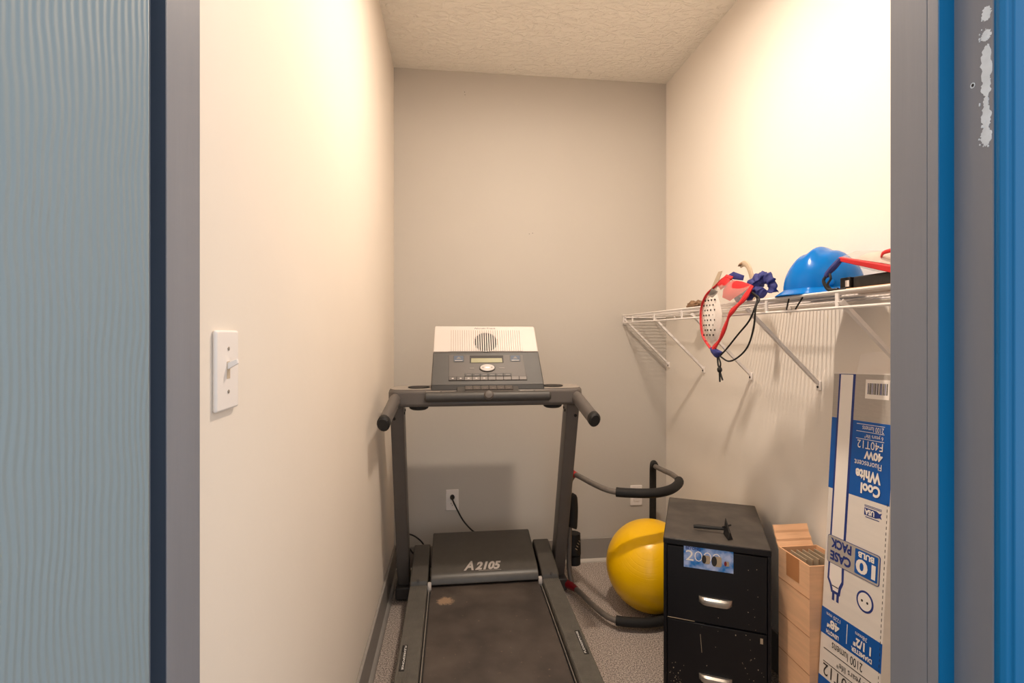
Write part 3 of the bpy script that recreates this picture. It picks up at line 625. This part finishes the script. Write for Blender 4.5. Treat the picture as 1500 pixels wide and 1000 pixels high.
fl.f += [[nn * w_ + 2 * k, nn * w_ + 2 * k + 2, nn * w_ + 2 * k + 3, nn * w_ + 2 * k + 1] for k in range(4)] + [[2 * k, 2 * k + 1, 2 * k + 3, 2 * k + 2] for k in range(4)]
fl.v = [Vector(a) for a in vs]
fl.build('top_flap', 'kraft', t, 'raised creased back flap', angle=12)
MB().box(bx0 - .0006, bx0, 1.4580, 1.5190, .511, bz).build('tape_strip', 'tape', t, 'strip of brown tape over the rim')
for k in range(5):
    x = bx0 + .030 + k * .021; MB().box(x, x + .004, by0 + th + .050, by1 - th - .012, .30, bz - .006).build('divider', 'divider', t, 'greyish corrugated divider')
MB().box(bx0 + th + .018, bx1 - th - .002, by0 + th + .052, by1 - th - .026, .004, .50).build('dark_gap_block', 'hollow', t)  # dark block: shade between the dividers put into its colour
for k in range(4):
    z = .14 + k * .115; MB().hexa([(bx0 - .0008, by0, z - .0008), (bx0, by0, z - .0008), (bx0, by1, z), (bx0 - .0008, by1, z), (bx0 - .0008, by0, z + .0012), (bx0, by0, z + .0012), (bx0, by1, z + .002), (bx0 - .0008, by1, z + .002)]).build('crease', 'kraft_in', t)

# ------------------------------------------------------------------ tall printed carton leaning on the right wall
P0 = Vector((1.083, 1.408, 0)); bv = Vector((.067, 0, 1.17)).normalized(); bu = (Vector((0, -1, 0)) + bv * .055).normalized(); bn = bu.cross(bv).normalized()
if bn.x > 0: bn = -bn
LB = Frame(P0, bu, bv, bn)
BW, BH, BT = .216, 1.1705, .079
t = thing('lamp_carton', 'tall white and blue fluorescent tube carton standing upside down against the right wall', 'carton', (1.13, 1.30, 0))
MB().fbox(LB, 0, BW, .0, BH, -BT, 0).build('carton_body', 'carton', t, bevel=.002)
lay = [0]
def deco(poly, m, name, k): return MB().prism(LB, poly, 0, .0003 * k).build(name, m, t)
def R_(u0, u1, v0, v1): return [(u0, v0), (u1, v0), (u1, v1), (u0, v1)]
deco(R_(.0004, BW - .0004, 1.0395, 1.1700), 'carton_grey', 'grey_band', 1)
deco(R_(.0004, BW - .0004, .8270, 1.0390), 'carton_blue', 'blue_band', 1)
deco(R_(.0004, BW - .0004, .3920, .4690), 'carton_blue', 'blue_band', 1)
deco(R_(.0004, BW - .0004, .0900, .2660), 'carton_blue', 'blue_band', 1)
# drawn tube down the carton
deco([(.0215, 1.1700), (.0835, 1.1700), (.0770, .60), (.0775, .5650), (.0690, .5450), (.0665, .5250), (.0335, .5250), (.0260, .5450), (.0160, .5600), (.0170, .60)], 'carton_navy', 'tube_outline', 2)
deco([(.0285, 1.1680), (.0745, 1.1680), (.0690, .60), (.0705, .5690), (.0610, .5490), (.0590, .5330), (.0400, .5330), (.0340, .5490), (.0235, .5640), (.0240, .60)], 'carton_white', 'tube_drawing', 3)
deco(R_(.036, .060, .5440, .5470), 'ink_dark', 'tube_mark', 4)
for u in (.0375, .0545): deco(R_(u, u + .0085, .5040, .5260), 'carton_navy', 'pin_drawing', 2)
deco(ell(.1543, .5510, .0285, .0290, 32), 'carton_navy', 'end_cap_outline', 2)
deco(ell(.1543, .5510, .0230, .0235, 32), 'carton_white', 'end_cap_drawing', 3)
for du_ in (-.009, .009): deco(ell(.1543 + du_, .5510, .0034, .0034, 12), 'ink_dark', 'pin_hole', 4)
# barcode
deco(R_(.120, .1985, 1.1030, 1.1560), 'carton_white', 'barcode_panel', 3)
u = .1275; k = 0
while u < .1925:
    wd = (.0012, .002, .003, .0014, .0024)[k % 5]; deco(R_(u, u + wd, 1.1150, 1.1460), 'ink_dark' if k % 4 else 'carton_navy', 'barcode_bar', 4); u += wd + (.0016, .0022, .0012)[k % 3]; k += 1
# case-pack badge
deco(rrect(.0105, .1975, .6085, .6900, .008), 'carton_navy', 'badge_rim', 4)
deco(rrect(.0120, .1960, .6100, .6885, .007), 'carton_grey', 'badge', 5)
deco(rrect(.1150, .1915, .6155, .6840, .003), 'carton_blue', 'badge_panel', 6)
def lt(s, u0, u1, v0, v1, m, bold=0.0, k=6, shear=0.0): text(s, LB, u0, u1, v0, v1, m, t, w=.0003 * k + .0002, flip=True, bold=bold, shear=shear)
lt('PACK', .024, .102, .6555, .6830, 'carton_navy', .045); lt('CASE', .024, .102, .6185, .6465, 'carton_navy', .045)
lt('BULB', .126, .180, .6640, .6800, 'carton_white', .045, 8); lt('10', .120, .186, .6205, .6600, 'carton_white', .035, 8)
for v in (1.0300, 1.0095, .9890): deco(R_(.0960, .1895, v, v + .0014), 'carton_white', 'rule', 3)
lt('2100 lumens', .118, .1885, 1.0125, 1.0270, 'carton_white'); lt('6 years life*', .126, .1880, .9920, 1.0070, 'carton_white')
lt('F40T12', .103, .188, .9640, .9860, 'carton_white'); lt('40W', .128, .189, .9360, .9590, 'carton_white', .045)
lt('Fluorescent', .096, .187, .9130, .9300, 'carton_white'); lt('White', .102, .187, .8750, .9060, 'carton_white', .045); lt('Cool', .122, .187, .8390, .8700, 'carton_white', .045)
# flag mark
deco(R_(.137, .176, .7840, .8035), 'carton_navy', 'flag_panel', 2); deco([(.176, .7840), (.188, .7880), (.194, .7860), (.190, .7940), (.194, .8020), (.186, .7990), (.176, .8035)], 'carton_navy', 'flag_star', 2)
for v in (.8070, .8105): deco(R_(.137, .193, v, v + .0014), 'carton_navy', 'flag_stripe', 2)
deco(R_(.142, .186, .7785, .7805), 'carton_navy', 'flag_stripe', 2)
lt('USA', .139, .171, .7860, .8010, 'carton_white', .045, 3)
# size band
lt('1220 mm', .022, .075, .4500, .4610, 'carton_white'); lt('48"', .026, .073, .4190, .4450, 'carton_white', .045); lt('LENGTH', .024, .072, .4000, .4120, 'carton_white', .035)
deco(R_(.0985, .1005, .4070, .4620), 'carton_white', 'rule', 3)
lt('38mm', .130, .170, .4480, .4590, 'carton_white'); lt('1 1/2"', .124, .184, .4180, .4430, 'carton_white', .045); lt('DIAMETER', .118, .188, .4000, .4125, 'carton_white', .035)
lt('2100 lumens', .047, .158, .3600, .3840, 'ink_dark', 0, 2); deco(R_(.016, .200, .3505, .3525), 'ink_dark', 'rule', 2)
lt('6 years life*', .068, .172, .3210, .3450, 'ink_dark', 0, 2); deco(R_(.016, .200, .3125, .3145), 'ink_dark', 'rule', 2)
lt('F40T12', .018, .150, .2740, .3090, 'ink_dark', 0, 2); lt('40W', .050, .150, .2200, .2600, 'carton_white', .045, 3)
# perforated tear line near the right edge
pf = MB(); v = .06
while v < .835: pf.prism(LB, R_(.2085, .2100, v, v + .008), 0, .0005); v += .015
pf.build('perforation', 'ink_dark', t, kind='stuff', angle=1)
# open top: flat rim and a raised back flap against the wall
MB().fbox(LB, .004, BW - .002, BH, BH + .0035, -BT + .002, -.001).build('top_flap', 'carton_white', t)
BF = MB(); vs = []; zt = .070
for j in range(4):
    for k in range(7):
        u = .006 + (BW - .010) * k / 6; hgt = BH + .004 + (zt * j / 3) * 1.0; bend = -BT + .010 - .004 * j + .002 * math.sin(k * .9)
        vs.append(LB.p(u, hgt, bend)); vs.append(LB.p(u, hgt, bend - .003))
ww = 14
for j in range(3):
    for k in range(6):
        a = j * ww + k * 2; BF.f += [[a, a + 2, a + 2 + ww, a + ww], [a + 1, a + 1 + ww, a + 3 + ww, a + 3]]
BF.f += [[3 * ww + 2 * k, 3 * ww + 2 * k + 2, 3 * ww + 2 * k + 3, 3 * ww + 2 * k + 1] for k in range(6)] + [[2 * k, 2 * k + 1, 2 * k + 3, 2 * k + 2] for k in range(6)]
BF.f += [[j * ww, j * ww + ww, j * ww + ww + 1, j * ww + 1] for j in range(3)] + [[j * ww + 12, j * ww + 13, j * ww + 13 + ww, j * ww + 12 + ww] for j in range(3)]
BF.v = [Vector(a) for a in vs]; BF.build('back_flap', 'carton_white', t, 'white flap standing up at the back')

# ------------------------------------------------------------------ white wire shelf
SX = .9695; SZ = 1.395
sh = thing('wire_shelf', 'white vinyl-coated wire shelf along the right wall', 'shelf', (XR, 1.75, SZ))
Y0, Y1 = .70, 2.80
for x, z in ((SX, SZ), (SX, SZ - .041)): MB().tube([(x, Y0, z), (x, Y1, z)], .0038, 8).build('front_rod', 'wire', sh)
for x in (SX + .088, SX + .176, XR - .006): MB().tube([(x, Y0, SZ - .0045), (x, Y1, SZ - .0045)], .0030, 8).build('cross_rod', 'wire', sh)
dw = MB(); y = Y0 + .01
while y < Y1: dw.tube([(SX, y, SZ), (XR - .002, y, SZ)], .0016, 5); y += .0165
dw.build('deck_wires', 'wire', sh, kind='stuff', angle=60)
for y in (2.79, 2.6474, 2.351, 2.0546, 1.763, 1.468, 1.177, .885):
    MB().hexa([(SX - .002, y - .0055, SZ - .041), (SX + .002, y - .0055, SZ - .041), (SX + .002, y + .0055, SZ - .041), (SX - .002, y + .0055, SZ - .041), (SX - .002, y - .0055, SZ), (SX + .002, y - .0055, SZ), (SX + .002, y + .0055, SZ), (SX - .002, y + .0055, SZ)]).build('lip_post', 'wire', sh)
for y in (2.765, 2.36, 1.963, 1.572, 1.165):
    A = Vector((SX + .006, y, SZ - .030)); Bp = Vector((XR - .008, y, 1.122)); d = (Bp - A).normalized(); sd = Vector((0, 1, 0)); nn_ = d.cross(sd)
    F = Frame(A, sd, nn_, d); L = (Bp - A).length
    br = MB().prism(F, [(-.0065, -.005), (.0065, -.005), (.0065, .005), (.0050, .005), (.0050, -.0035), (-.0050, -.0035), (-.0050, .005), (-.0065, .005)], -.01, L).build('bracket', 'wire', sh)
    MB().box(XR - .009, XR - .0005, y - .009, y + .009, 1.098, 1.130).build('bracket_foot', 'white', br, bevel=.003)
    MB().lathe(Frame((XR - .009, y, 1.110), (0, 1, 0), (0, 0, 1), (-1, 0, 0)), [(.0045, 0), (.0045, .001), (.002, .003)], 10).build('screw', 'slot', br)
for y in (2.68, 2.20, 1.72, 1.24): MB().box(XR - .012, XR - .0005, y - .006, y + .006, SZ - .018, SZ + .004).build('wall_clip', 'white', sh, bevel=.002)
MB().box(SX, XR, 2.803, 2.8095, SZ - .014, SZ - .006).box(SX, SX + .02, 2.800, 2.8095, SZ - .05, SZ + .006).build('end_bracket', 'wire', sh, bevel=.002)

# ------------------------------------------------------------------ things on the shelf
D = SZ + .0014
# clear drawstring bag drooping over the shelf edge
bg = thing('drawstring_bag', 'clear drawstring bag with red trim drooping over the front edge of the shelf', 'bag', (.95, 1.70, SZ))
xo = .938
OL = [(xo + .02, 1.690, 1.487), (xo + .012, 1.735, 1.462), (xo, 1.780, 1.433), (xo, 1.816, 1.390), (xo, 1.822, 1.338), (xo, 1.806, 1.281), (xo, 1.760, 1.243), (xo, 1.725, 1.240),
      (xo, 1.684, 1.272), (xo, 1.648, 1.319), (xo, 1.622, 1.356), (xo + .005, 1.590, 1.380), (xo + .012, 1.557, 1.405), (xo + .03, 1.540, 1.446), (xo + .032, 1.570, 1.456), (xo + .03, 1.620, 1.466), (xo + .025, 1.655, 1.478)]
MB().pillow(OL, (-1, -.25, 0), .020).build('clear_film', 'film', bg, 'clear plastic body', angle=60)
nrm = (-1, -.25, 0)
left = smooth_path([OL[16], OL[0], OL[1], OL[2], OL[3], OL[4], OL[5], OL[6], (xo, 1.748, 1.236)], 4)
MB().tube(left, .0060, 8, flat=.45, up=(0, 1, .3)).build('red_binding', 'red', bg, 'red binding along the seam')
right = smooth_path([OL[13], OL[12], OL[11], OL[10], OL[9], OL[8], OL[7], (xo, 1.735, 1.236)], 4)
MB().tube(right, [.010 + .006 * math.sin(i * .45) ** 2 for i in range(len(right))], 8, flat=.45, up=(0, 1, -.3)).build('red_binding', 'red', bg, 'red binding along the seam')
MB().pillow([(xo + .026, 1.690, 1.500), (xo + .014, 1.735, 1.468), (xo + .010, 1.700, 1.446), (xo + .012, 1.665, 1.455), (xo + .03, 1.652, 1.488)], nrm, .010).build('red_panel', 'red', bg)
MB().pillow([(xo + .03, 1.655, 1.476), (xo + .03, 1.600, 1.466), (xo + .032, 1.545, 1.448), (xo + .018, 1.580, 1.425), (xo + .010, 1.640, 1.402), (xo + .008, 1.685, 1.418), (xo + .014, 1.690, 1.446), (xo + .020, 1.672, 1.466)], nrm, .008).build('red_panel', 'red', bg)
MB().pillow([(xo, 1.700, 1.440), (xo, 1.745, 1.456), (xo, 1.768, 1.432), (xo, 1.730, 1.412)], nrm, .006).build('grey_panel', 'tm_grey', bg)
MB().pillow([(xo + .030, 1.700, 1.494), (xo + .035, 1.660, 1.506), (xo + .042, 1.605, 1.486), (xo + .042, 1.612, 1.470), (xo + .033, 1.655, 1.478)], (-1, -.2, -.4), .006).build('navy_tab', 'navy', bg, 'navy fabric tab')
tip = MB().pillow([(xo, 1.757, 1.240), (xo, 1.725, 1.240), (xo, 1.668, 1.226), (xo, 1.672, 1.215), (xo, 1.700, 1.202), (xo, 1.716, 1.204), (xo, 1.745, 1.222)], nrm, .012).build('navy_toe', 'navy', bg, 'gathered navy fabric end')
# crumpled navy neck lying on the shelf
rn = random.Random(11)
def crumple(mb, amp):
    for v in mb.v:
        q = (math.sin(v.y * 190 + v.z * 120) + math.sin(v.x * 170 - v.z * 210 + 1) + .6 * math.sin(v.y * 420 + v.x * 300)) * amp
        v += Vector((q * .5, q, q * .8))
    return mb
pth = smooth_path([(.980, 1.595, 1.412), (.985, 1.575, 1.436), (1.000, 1.565, 1.460), (1.010, 1.545, 1.470), (1.015, 1.522, 1.466), (1.018, 1.512, 1.448), (1.02, 1.514, 1.424)], 8)
MB.crumple = crumple
MB().tube(pth, [.020 + .007 * math.sin(i * .12) + .0025 * math.sin(i * 1.1) for i in range(len(pth))], 14, flat=.8).crumple(.0030).build('navy_neck', 'navy', bg, 'bunched navy drawstring neck', angle=60)
pth = smooth_path([(.975, 1.640, 1.408), (.985, 1.600, 1.424), (.990, 1.560, 1.432), (1.0, 1.530, 1.415)], 6)
MB().tube(pth, [.015 + .004 * math.sin(i * .5) for i in range(len(pth))], 12).crumple(.0028).build('navy_neck', 'navy', bg, angle=60)
MB().tube(smooth_path([(.968, 1.548, 1.425), (.960, 1.503, 1.402), (.935, 1.472, 1.375), (.932, 1.500, 1.330), (.932, 1.564, 1.286), (.934, 1.640, 1.235), (.936, 1.680, 1.214)], 5), .0028, 8).build('cord', 'cord', bg, 'black draw cord')
MB().tube(smooth_path([(.966, 1.540, 1.425), (.950, 1.475, 1.398), (.930, 1.462, 1.370), (.930, 1.473, 1.307), (.930, 1.506, 1.247), (.930, 1.564, 1.210), (.932, 1.620, 1.196), (.934, 1.666, 1.206), (.936, 1.690, 1.215)], 5), .0028, 8).build('cord', 'cord', bg, 'black draw cord')
kn = MB().tube(smooth_path([(.936, 1.700, 1.206), (.934, 1.692, 1.18), (.934, 1.684, 1.165), (.934, 1.680, 1.120)], 4), .0030, 8).build('cord_end', 'cord', bg)
MB().tube(smooth_path([(.936, 1.692, 1.206), (.932, 1.672, 1.185), (.933, 1.678, 1.160), (.934, 1.662, 1.128)], 4), .0030, 8).build('cord_end', 'cord', bg)
MB().pillow([(.933, 1.694 + .012 * math.cos(q * .7854) - .014, 1.163 + .012 * math.sin(q * .7854)) for q in range(8)], nrm, .009).build('knot', 'cord', bg)
# perforated pad inside the bag
t = thing('perforated_pad', 'white foam pad with rows of small holes inside the clear hanging bag', 'pad', (.94, 1.745, 1.33))
PO = [(xo, 1.785, 1.410), (xo, 1.745, 1.430), (xo, 1.705, 1.432), (xo, 1.688, 1.400), (xo, 1.672, 1.360), (xo, 1.682, 1.310), (xo, 1.698, 1.275), (xo, 1.735, 1.253), (xo, 1.765, 1.262), (xo, 1.793, 1.295), (xo, 1.806, 1.345), (xo, 1.800, 1.385)]
pad = MB().pillow(PO, nrm, .014).build('pad_body', 'white', t, angle=60)
PF = Frame((xo, 1.745, 1.345), (-.0, -1, 0), (0, 0, 1), (-1, 0, 0))
for r in range(8):
    for c in range(4):
        u = -.036 + c * .0225 + (r % 2) * .010; v = -.060 + r * .018
        hh = .0133 if abs(u) < .022 and abs(v) < .045 else .0105
        MB().prism(Frame(PF.p(u, v, hh - .002), (.25, -1, 0), (0, 0, 1), (-1, -.25, 0)), ell(0, 0, .0024, .0034, 10), 0, .004).build('hole', 'slot', pad)

# hard hat
hd = Vector((-.90, -.43, 0)).normalized(); hs = Vector((-hd.y, hd.x, 0)); hc = Vector((1.100, 1.391, D))
hh = thing('hard_hat', 'glossy bright blue hard hat with a ridged crown resting on the shelf', 'hat', hc)
HFr = Frame(hc, hd, hs, (0, 0, 1)); hb_ = MB(); vs = []; NA, NB = 48, 16
def hatp(a, q, off=0):
    ca, sa = math.cos(a), math.sin(a); e = .92
    r = math.cos(q) ** e; z = math.sin(q) ** .95
    u = .112 * r * ca; v = .1035 * r * sa; h = .022 + .118 * z
    ridge = math.exp(-(v / .017) ** 2) * .012 * max(0, min(1, (h - .085) / .04)) + (math.exp(-((abs(v) - .046) / .012) ** 2)) * .004 * max(0, min(1, (h - .06) / .04))
    return HFr.p(u, v, h + ridge)
for j in range(NB + 1):
    q = math.pi / 2 * j / NB * .995
    for k in range(NA): vs.append(hatp(2 * math.pi * k / NA, q))
vs.append(HFr.p(0, 0, .152)); fs = [(j * NA + k, j * NA + (k + 1) % NA, (j + 1) * NA + (k + 1) % NA, (j + 1) * NA + k) for j in range(NB) for k in range(NA)] + [(NB * NA + k, NB * NA + (k + 1) % NA, (NB + 1) * NA) for k in range(NA)]
crown = MB().add(vs, fs).build('crown', 'hat', hh, angle=60)
vs = []
for ring, (s0, z) in enumerate(((0.985, .026), (1.0, .0235), (None, 0.0045), (None, .0020), (.97, .020))):
    for k in range(NA):
        a = 2 * math.pi * k / NA; fr = max(0, math.cos(a)); ext = .012 + .040 * fr ** 1.5
        if s0 is None: u, v = (.112 + ext) * math.cos(a), (.1035 + .012 + .012 * fr) * math.sin(a)
        else: u, v = .112 * s0 * math.cos(a), .1035 * s0 * math.sin(a)
        vs.append(HFr.p(u, v, z))
fs = [(j * NA + k, j * NA + (k + 1) % NA, (j + 1) * NA + (k + 1) % NA, (j + 1) * NA + k) for j in range(4) for k in range(NA)]
MB().add(vs, fs).build('brim', 'hat', hh, angle=50)
MB().lathe(Frame(hatp(math.radians(38), .10), hs, Vector((0, 0, 1)), hd), [(.009, -.004), (.009, .002), (.006, .004)], 16).build('slot_cover', 'hat', hh)
MB().tube([(1.0, 1.405, SZ - .001), (.990, 1.401, SZ - .030), (.9875, 1.399, SZ - .044)], .0022, 8).build('chin_strap', 'cord', hh, 'black strap end hanging through the wires')
MB().tube([(1.0, 1.345, SZ - .001), (.991, 1.352, SZ - .022), (.988, 1.366, SZ - .042)], .0022, 8).build('chin_strap', 'cord', hh, 'black strap end hanging through the wires')

# second bag, black case, brown card under them
t = thing('flat_clear_bag', 'red-edged clear bag of white pads lying on a black case on the shelf', 'bag', (1.03, 1.12, 1.44))
A, Bq = Vector((.985, 1.192, 1.481)), Vector((1.0, .960, 1.392 + .012))
A2, B2 = Vector((1.15, 1.195, 1.462)), Vector((1.16, .960, 1.43))
e1 = (Bq - A).normalized()
rd = MB().hexa([A + Vector((0, 0, -.007)), Bq + Vector((0, 0, -.005)), Bq + Vector((.012, 0, -.003)), A + Vector((.012, 0, -.004)), A + Vector((0, 0, .004)), Bq + Vector((0, 0, .014)), Bq + Vector((.012, 0, .016)), A + Vector((.012, 0, .006))]).build('red_band', 'red', t, 'red fabric band along the front', bevel=.002)
MB().pillow([A + Vector((.004, 0, .004)), A.lerp(Bq, .5) + Vector((.004, 0, .012)), Bq + Vector((.004, 0, .014)), B2, A2.lerp(B2, .5) + Vector((0, 0, .01)), A2], (-.2, -.1, 1), .030).build('clear_film', 'film', t, 'clear plastic body', angle=60)
MB().pillow([(1.005, 1.160, 1.476), (1.005, 1.08, 1.455), (1.01, .99, 1.430), (1.09, .98, 1.462), (1.10, 1.08, 1.480), (1.09, 1.15, 1.482)], (-.2, -.1, 1), .020).build('white_pad', 'beige_pad', t, 'white padded contents', angle=60)
MB().tube(smooth_path([(1.01, 1.088, 1.470), (1.00, 1.068, 1.478), (1.00, 1.02, 1.478), (1.01, .98, 1.472)], 4), .005, 8, flat=.4).build('red_fold', 'red', t)
MB().tube(smooth_path([(.990, 1.190, 1.480), (.980, 1.200, 1.462), (.972, 1.212, 1.446), (.968, 1.214, 1.436)], 4), [.006, .007, .0075, .008, .008, .008, .0075, .007, .0068, .0065, .006, .006, .005], 10).build('navy_strap', 'navy', t, 'navy strap')
MB().tube(smooth_path([(.970, 1.214, 1.440), (.966, 1.220, 1.428), (.967, 1.214, 1.412), (.970, 1.204, 1.4015), (.975, 1.180, 1.4012)], 5), .0042, 8).build('black_strap', 'cord', t, 'black strap loop')
MB().tube(smooth_path([(.972, 1.206, 1.444), (.970, 1.200, 1.430), (.968, 1.208, 1.415), (.974, 1.196, 1.4015), (.980, 1.160, 1.4012)], 5), .0030, 8).build('black_strap', 'cord', t, 'black strap loop')
t = thing('cardboard_sheet', 'thin ragged piece of brown cardboard under the black case', 'cardboard', (1.07, 1.10, D))
MB().prism(Frame((0, 0, D + .0002), (1, 0, 0), (0, 1, 0)), [(.978, .80), (.984, 1.00), (.979, 1.17), (1.06, 1.215), (1.09, 1.216), (1.12, 1.20), (1.19, 1.19), (1.20, .80)], 0, .005).build('sheet', 'kraft', t)
t = thing('black_case', 'small black hard case lying under the red-edged clear bag', 'case', (1.06, 1.12, D + .006))
MB().prism(Frame((0, 0, D + .0054), (1, 0, 0), (0, 1, 0)), [(1.000, .90), (1.000, 1.160), (1.010, 1.170), (1.12, 1.170), (1.12, .90)], 0, .030).build('case_body', 'rubber', t, bevel=.004)
lat = MB().box(1.000, 1.06, 1.172, 1.205, D + .0054, D + .036).build('latch_block', 'rubber', t, bevel=.002)
MB().box(.9990, 1.0005, 1.174, 1.186, D + .012, D + .028).build('case_label', 'white', lat, 'small white label')
t = thing('white_sheet', 'thin pale sheet lying flat between the navy cloth and hard hat', 'sheet', (1.02, 1.47, D))
MB().prism(Frame((0, 0, D + .0006), (1, 0, 0), (0, 1, 0)), [(.972, 1.415), (.976, 1.532), (1.09, 1.545), (1.10, 1.50)], 0, .0022).build('sheet', 'carton_white', t)
t = thing('curved_hook', 'thin cream curved plastic hook standing up behind the navy cloth', 'hook', (1.1, 1.75, D))
MB().tube(smooth_path([(1.10, 1.826, 1.553), (1.10, 1.800, 1.556), (1.10, 1.775, 1.540), (1.10, 1.756, 1.505), (1.10, 1.748, 1.470), (1.10, 1.748, D + .006)], 4), .0115, 10, flat=.5, up=(0, 1, .2)).build('shaft', 'beige', t)
MB().pillow([(1.094, 1.834, 1.549), (1.094, 1.822, 1.559), (1.094, 1.808, 1.561), (1.094, 1.806, 1.554), (1.094, 1.820, 1.549)], (1, 0, 0), .006).build('tip', 'brownpaper', t, 'brown tip')
MB().box(1.085, 1.115, 1.735, 1.762, D, D + .006).build('base', 'beige', t, bevel=.002)
t = thing('beige_card', 'bent beige card standing on the shelf behind the red-trimmed bag', 'card', (1.0, 1.86, D))
cd = MB(); vs = []
for j in range(6):
    q = j / 5; z = D + .128 * q; c = .020 * q * q
    for (yy) in (1.915 - .085 * q - c, 1.858 - .050 * q - c * 1.2): vs += [(1.000, yy, z), (1.002, yy, z)]
for j in range(5):
    a = j * 4; cd.f += [[a, a + 2, a + 6, a + 4], [a + 1, a + 5, a + 7, a + 3], [a, a + 4, a + 5, a + 1], [a + 2, a + 3, a + 7, a + 6]]
cd.f += [[0, 1, 3, 2], [20, 22, 23, 21]]; cd.v = [Vector(a) for a in vs]; cd.build('card', 'beige', t)
rn = random.Random(5)
t = thing('crumpled_paper', 'small crumpled lump of brown paper left of the hanging bag on the shelf', 'paper', (1.15, 2.285, D))
bm = bmesh.new(); bmesh.ops.create_icosphere(bm, subdivisions=3, radius=.03)
for v_ in bm.verts:
    k = 1 + rn.uniform(-.22, .22); v_.co = Vector((v_.co.x * k, v_.co.y * 1.9 * k, v_.co.z * .85 * k))
zmin = min(v_.co.z for v_ in bm.verts)
for v_ in bm.verts: v_.co.z -= zmin
me = bpy.data.meshes.new('lump'); bm.to_mesh(me); bm.free(); me.materials.append(M['brownpaper']); link('lump', me, t)
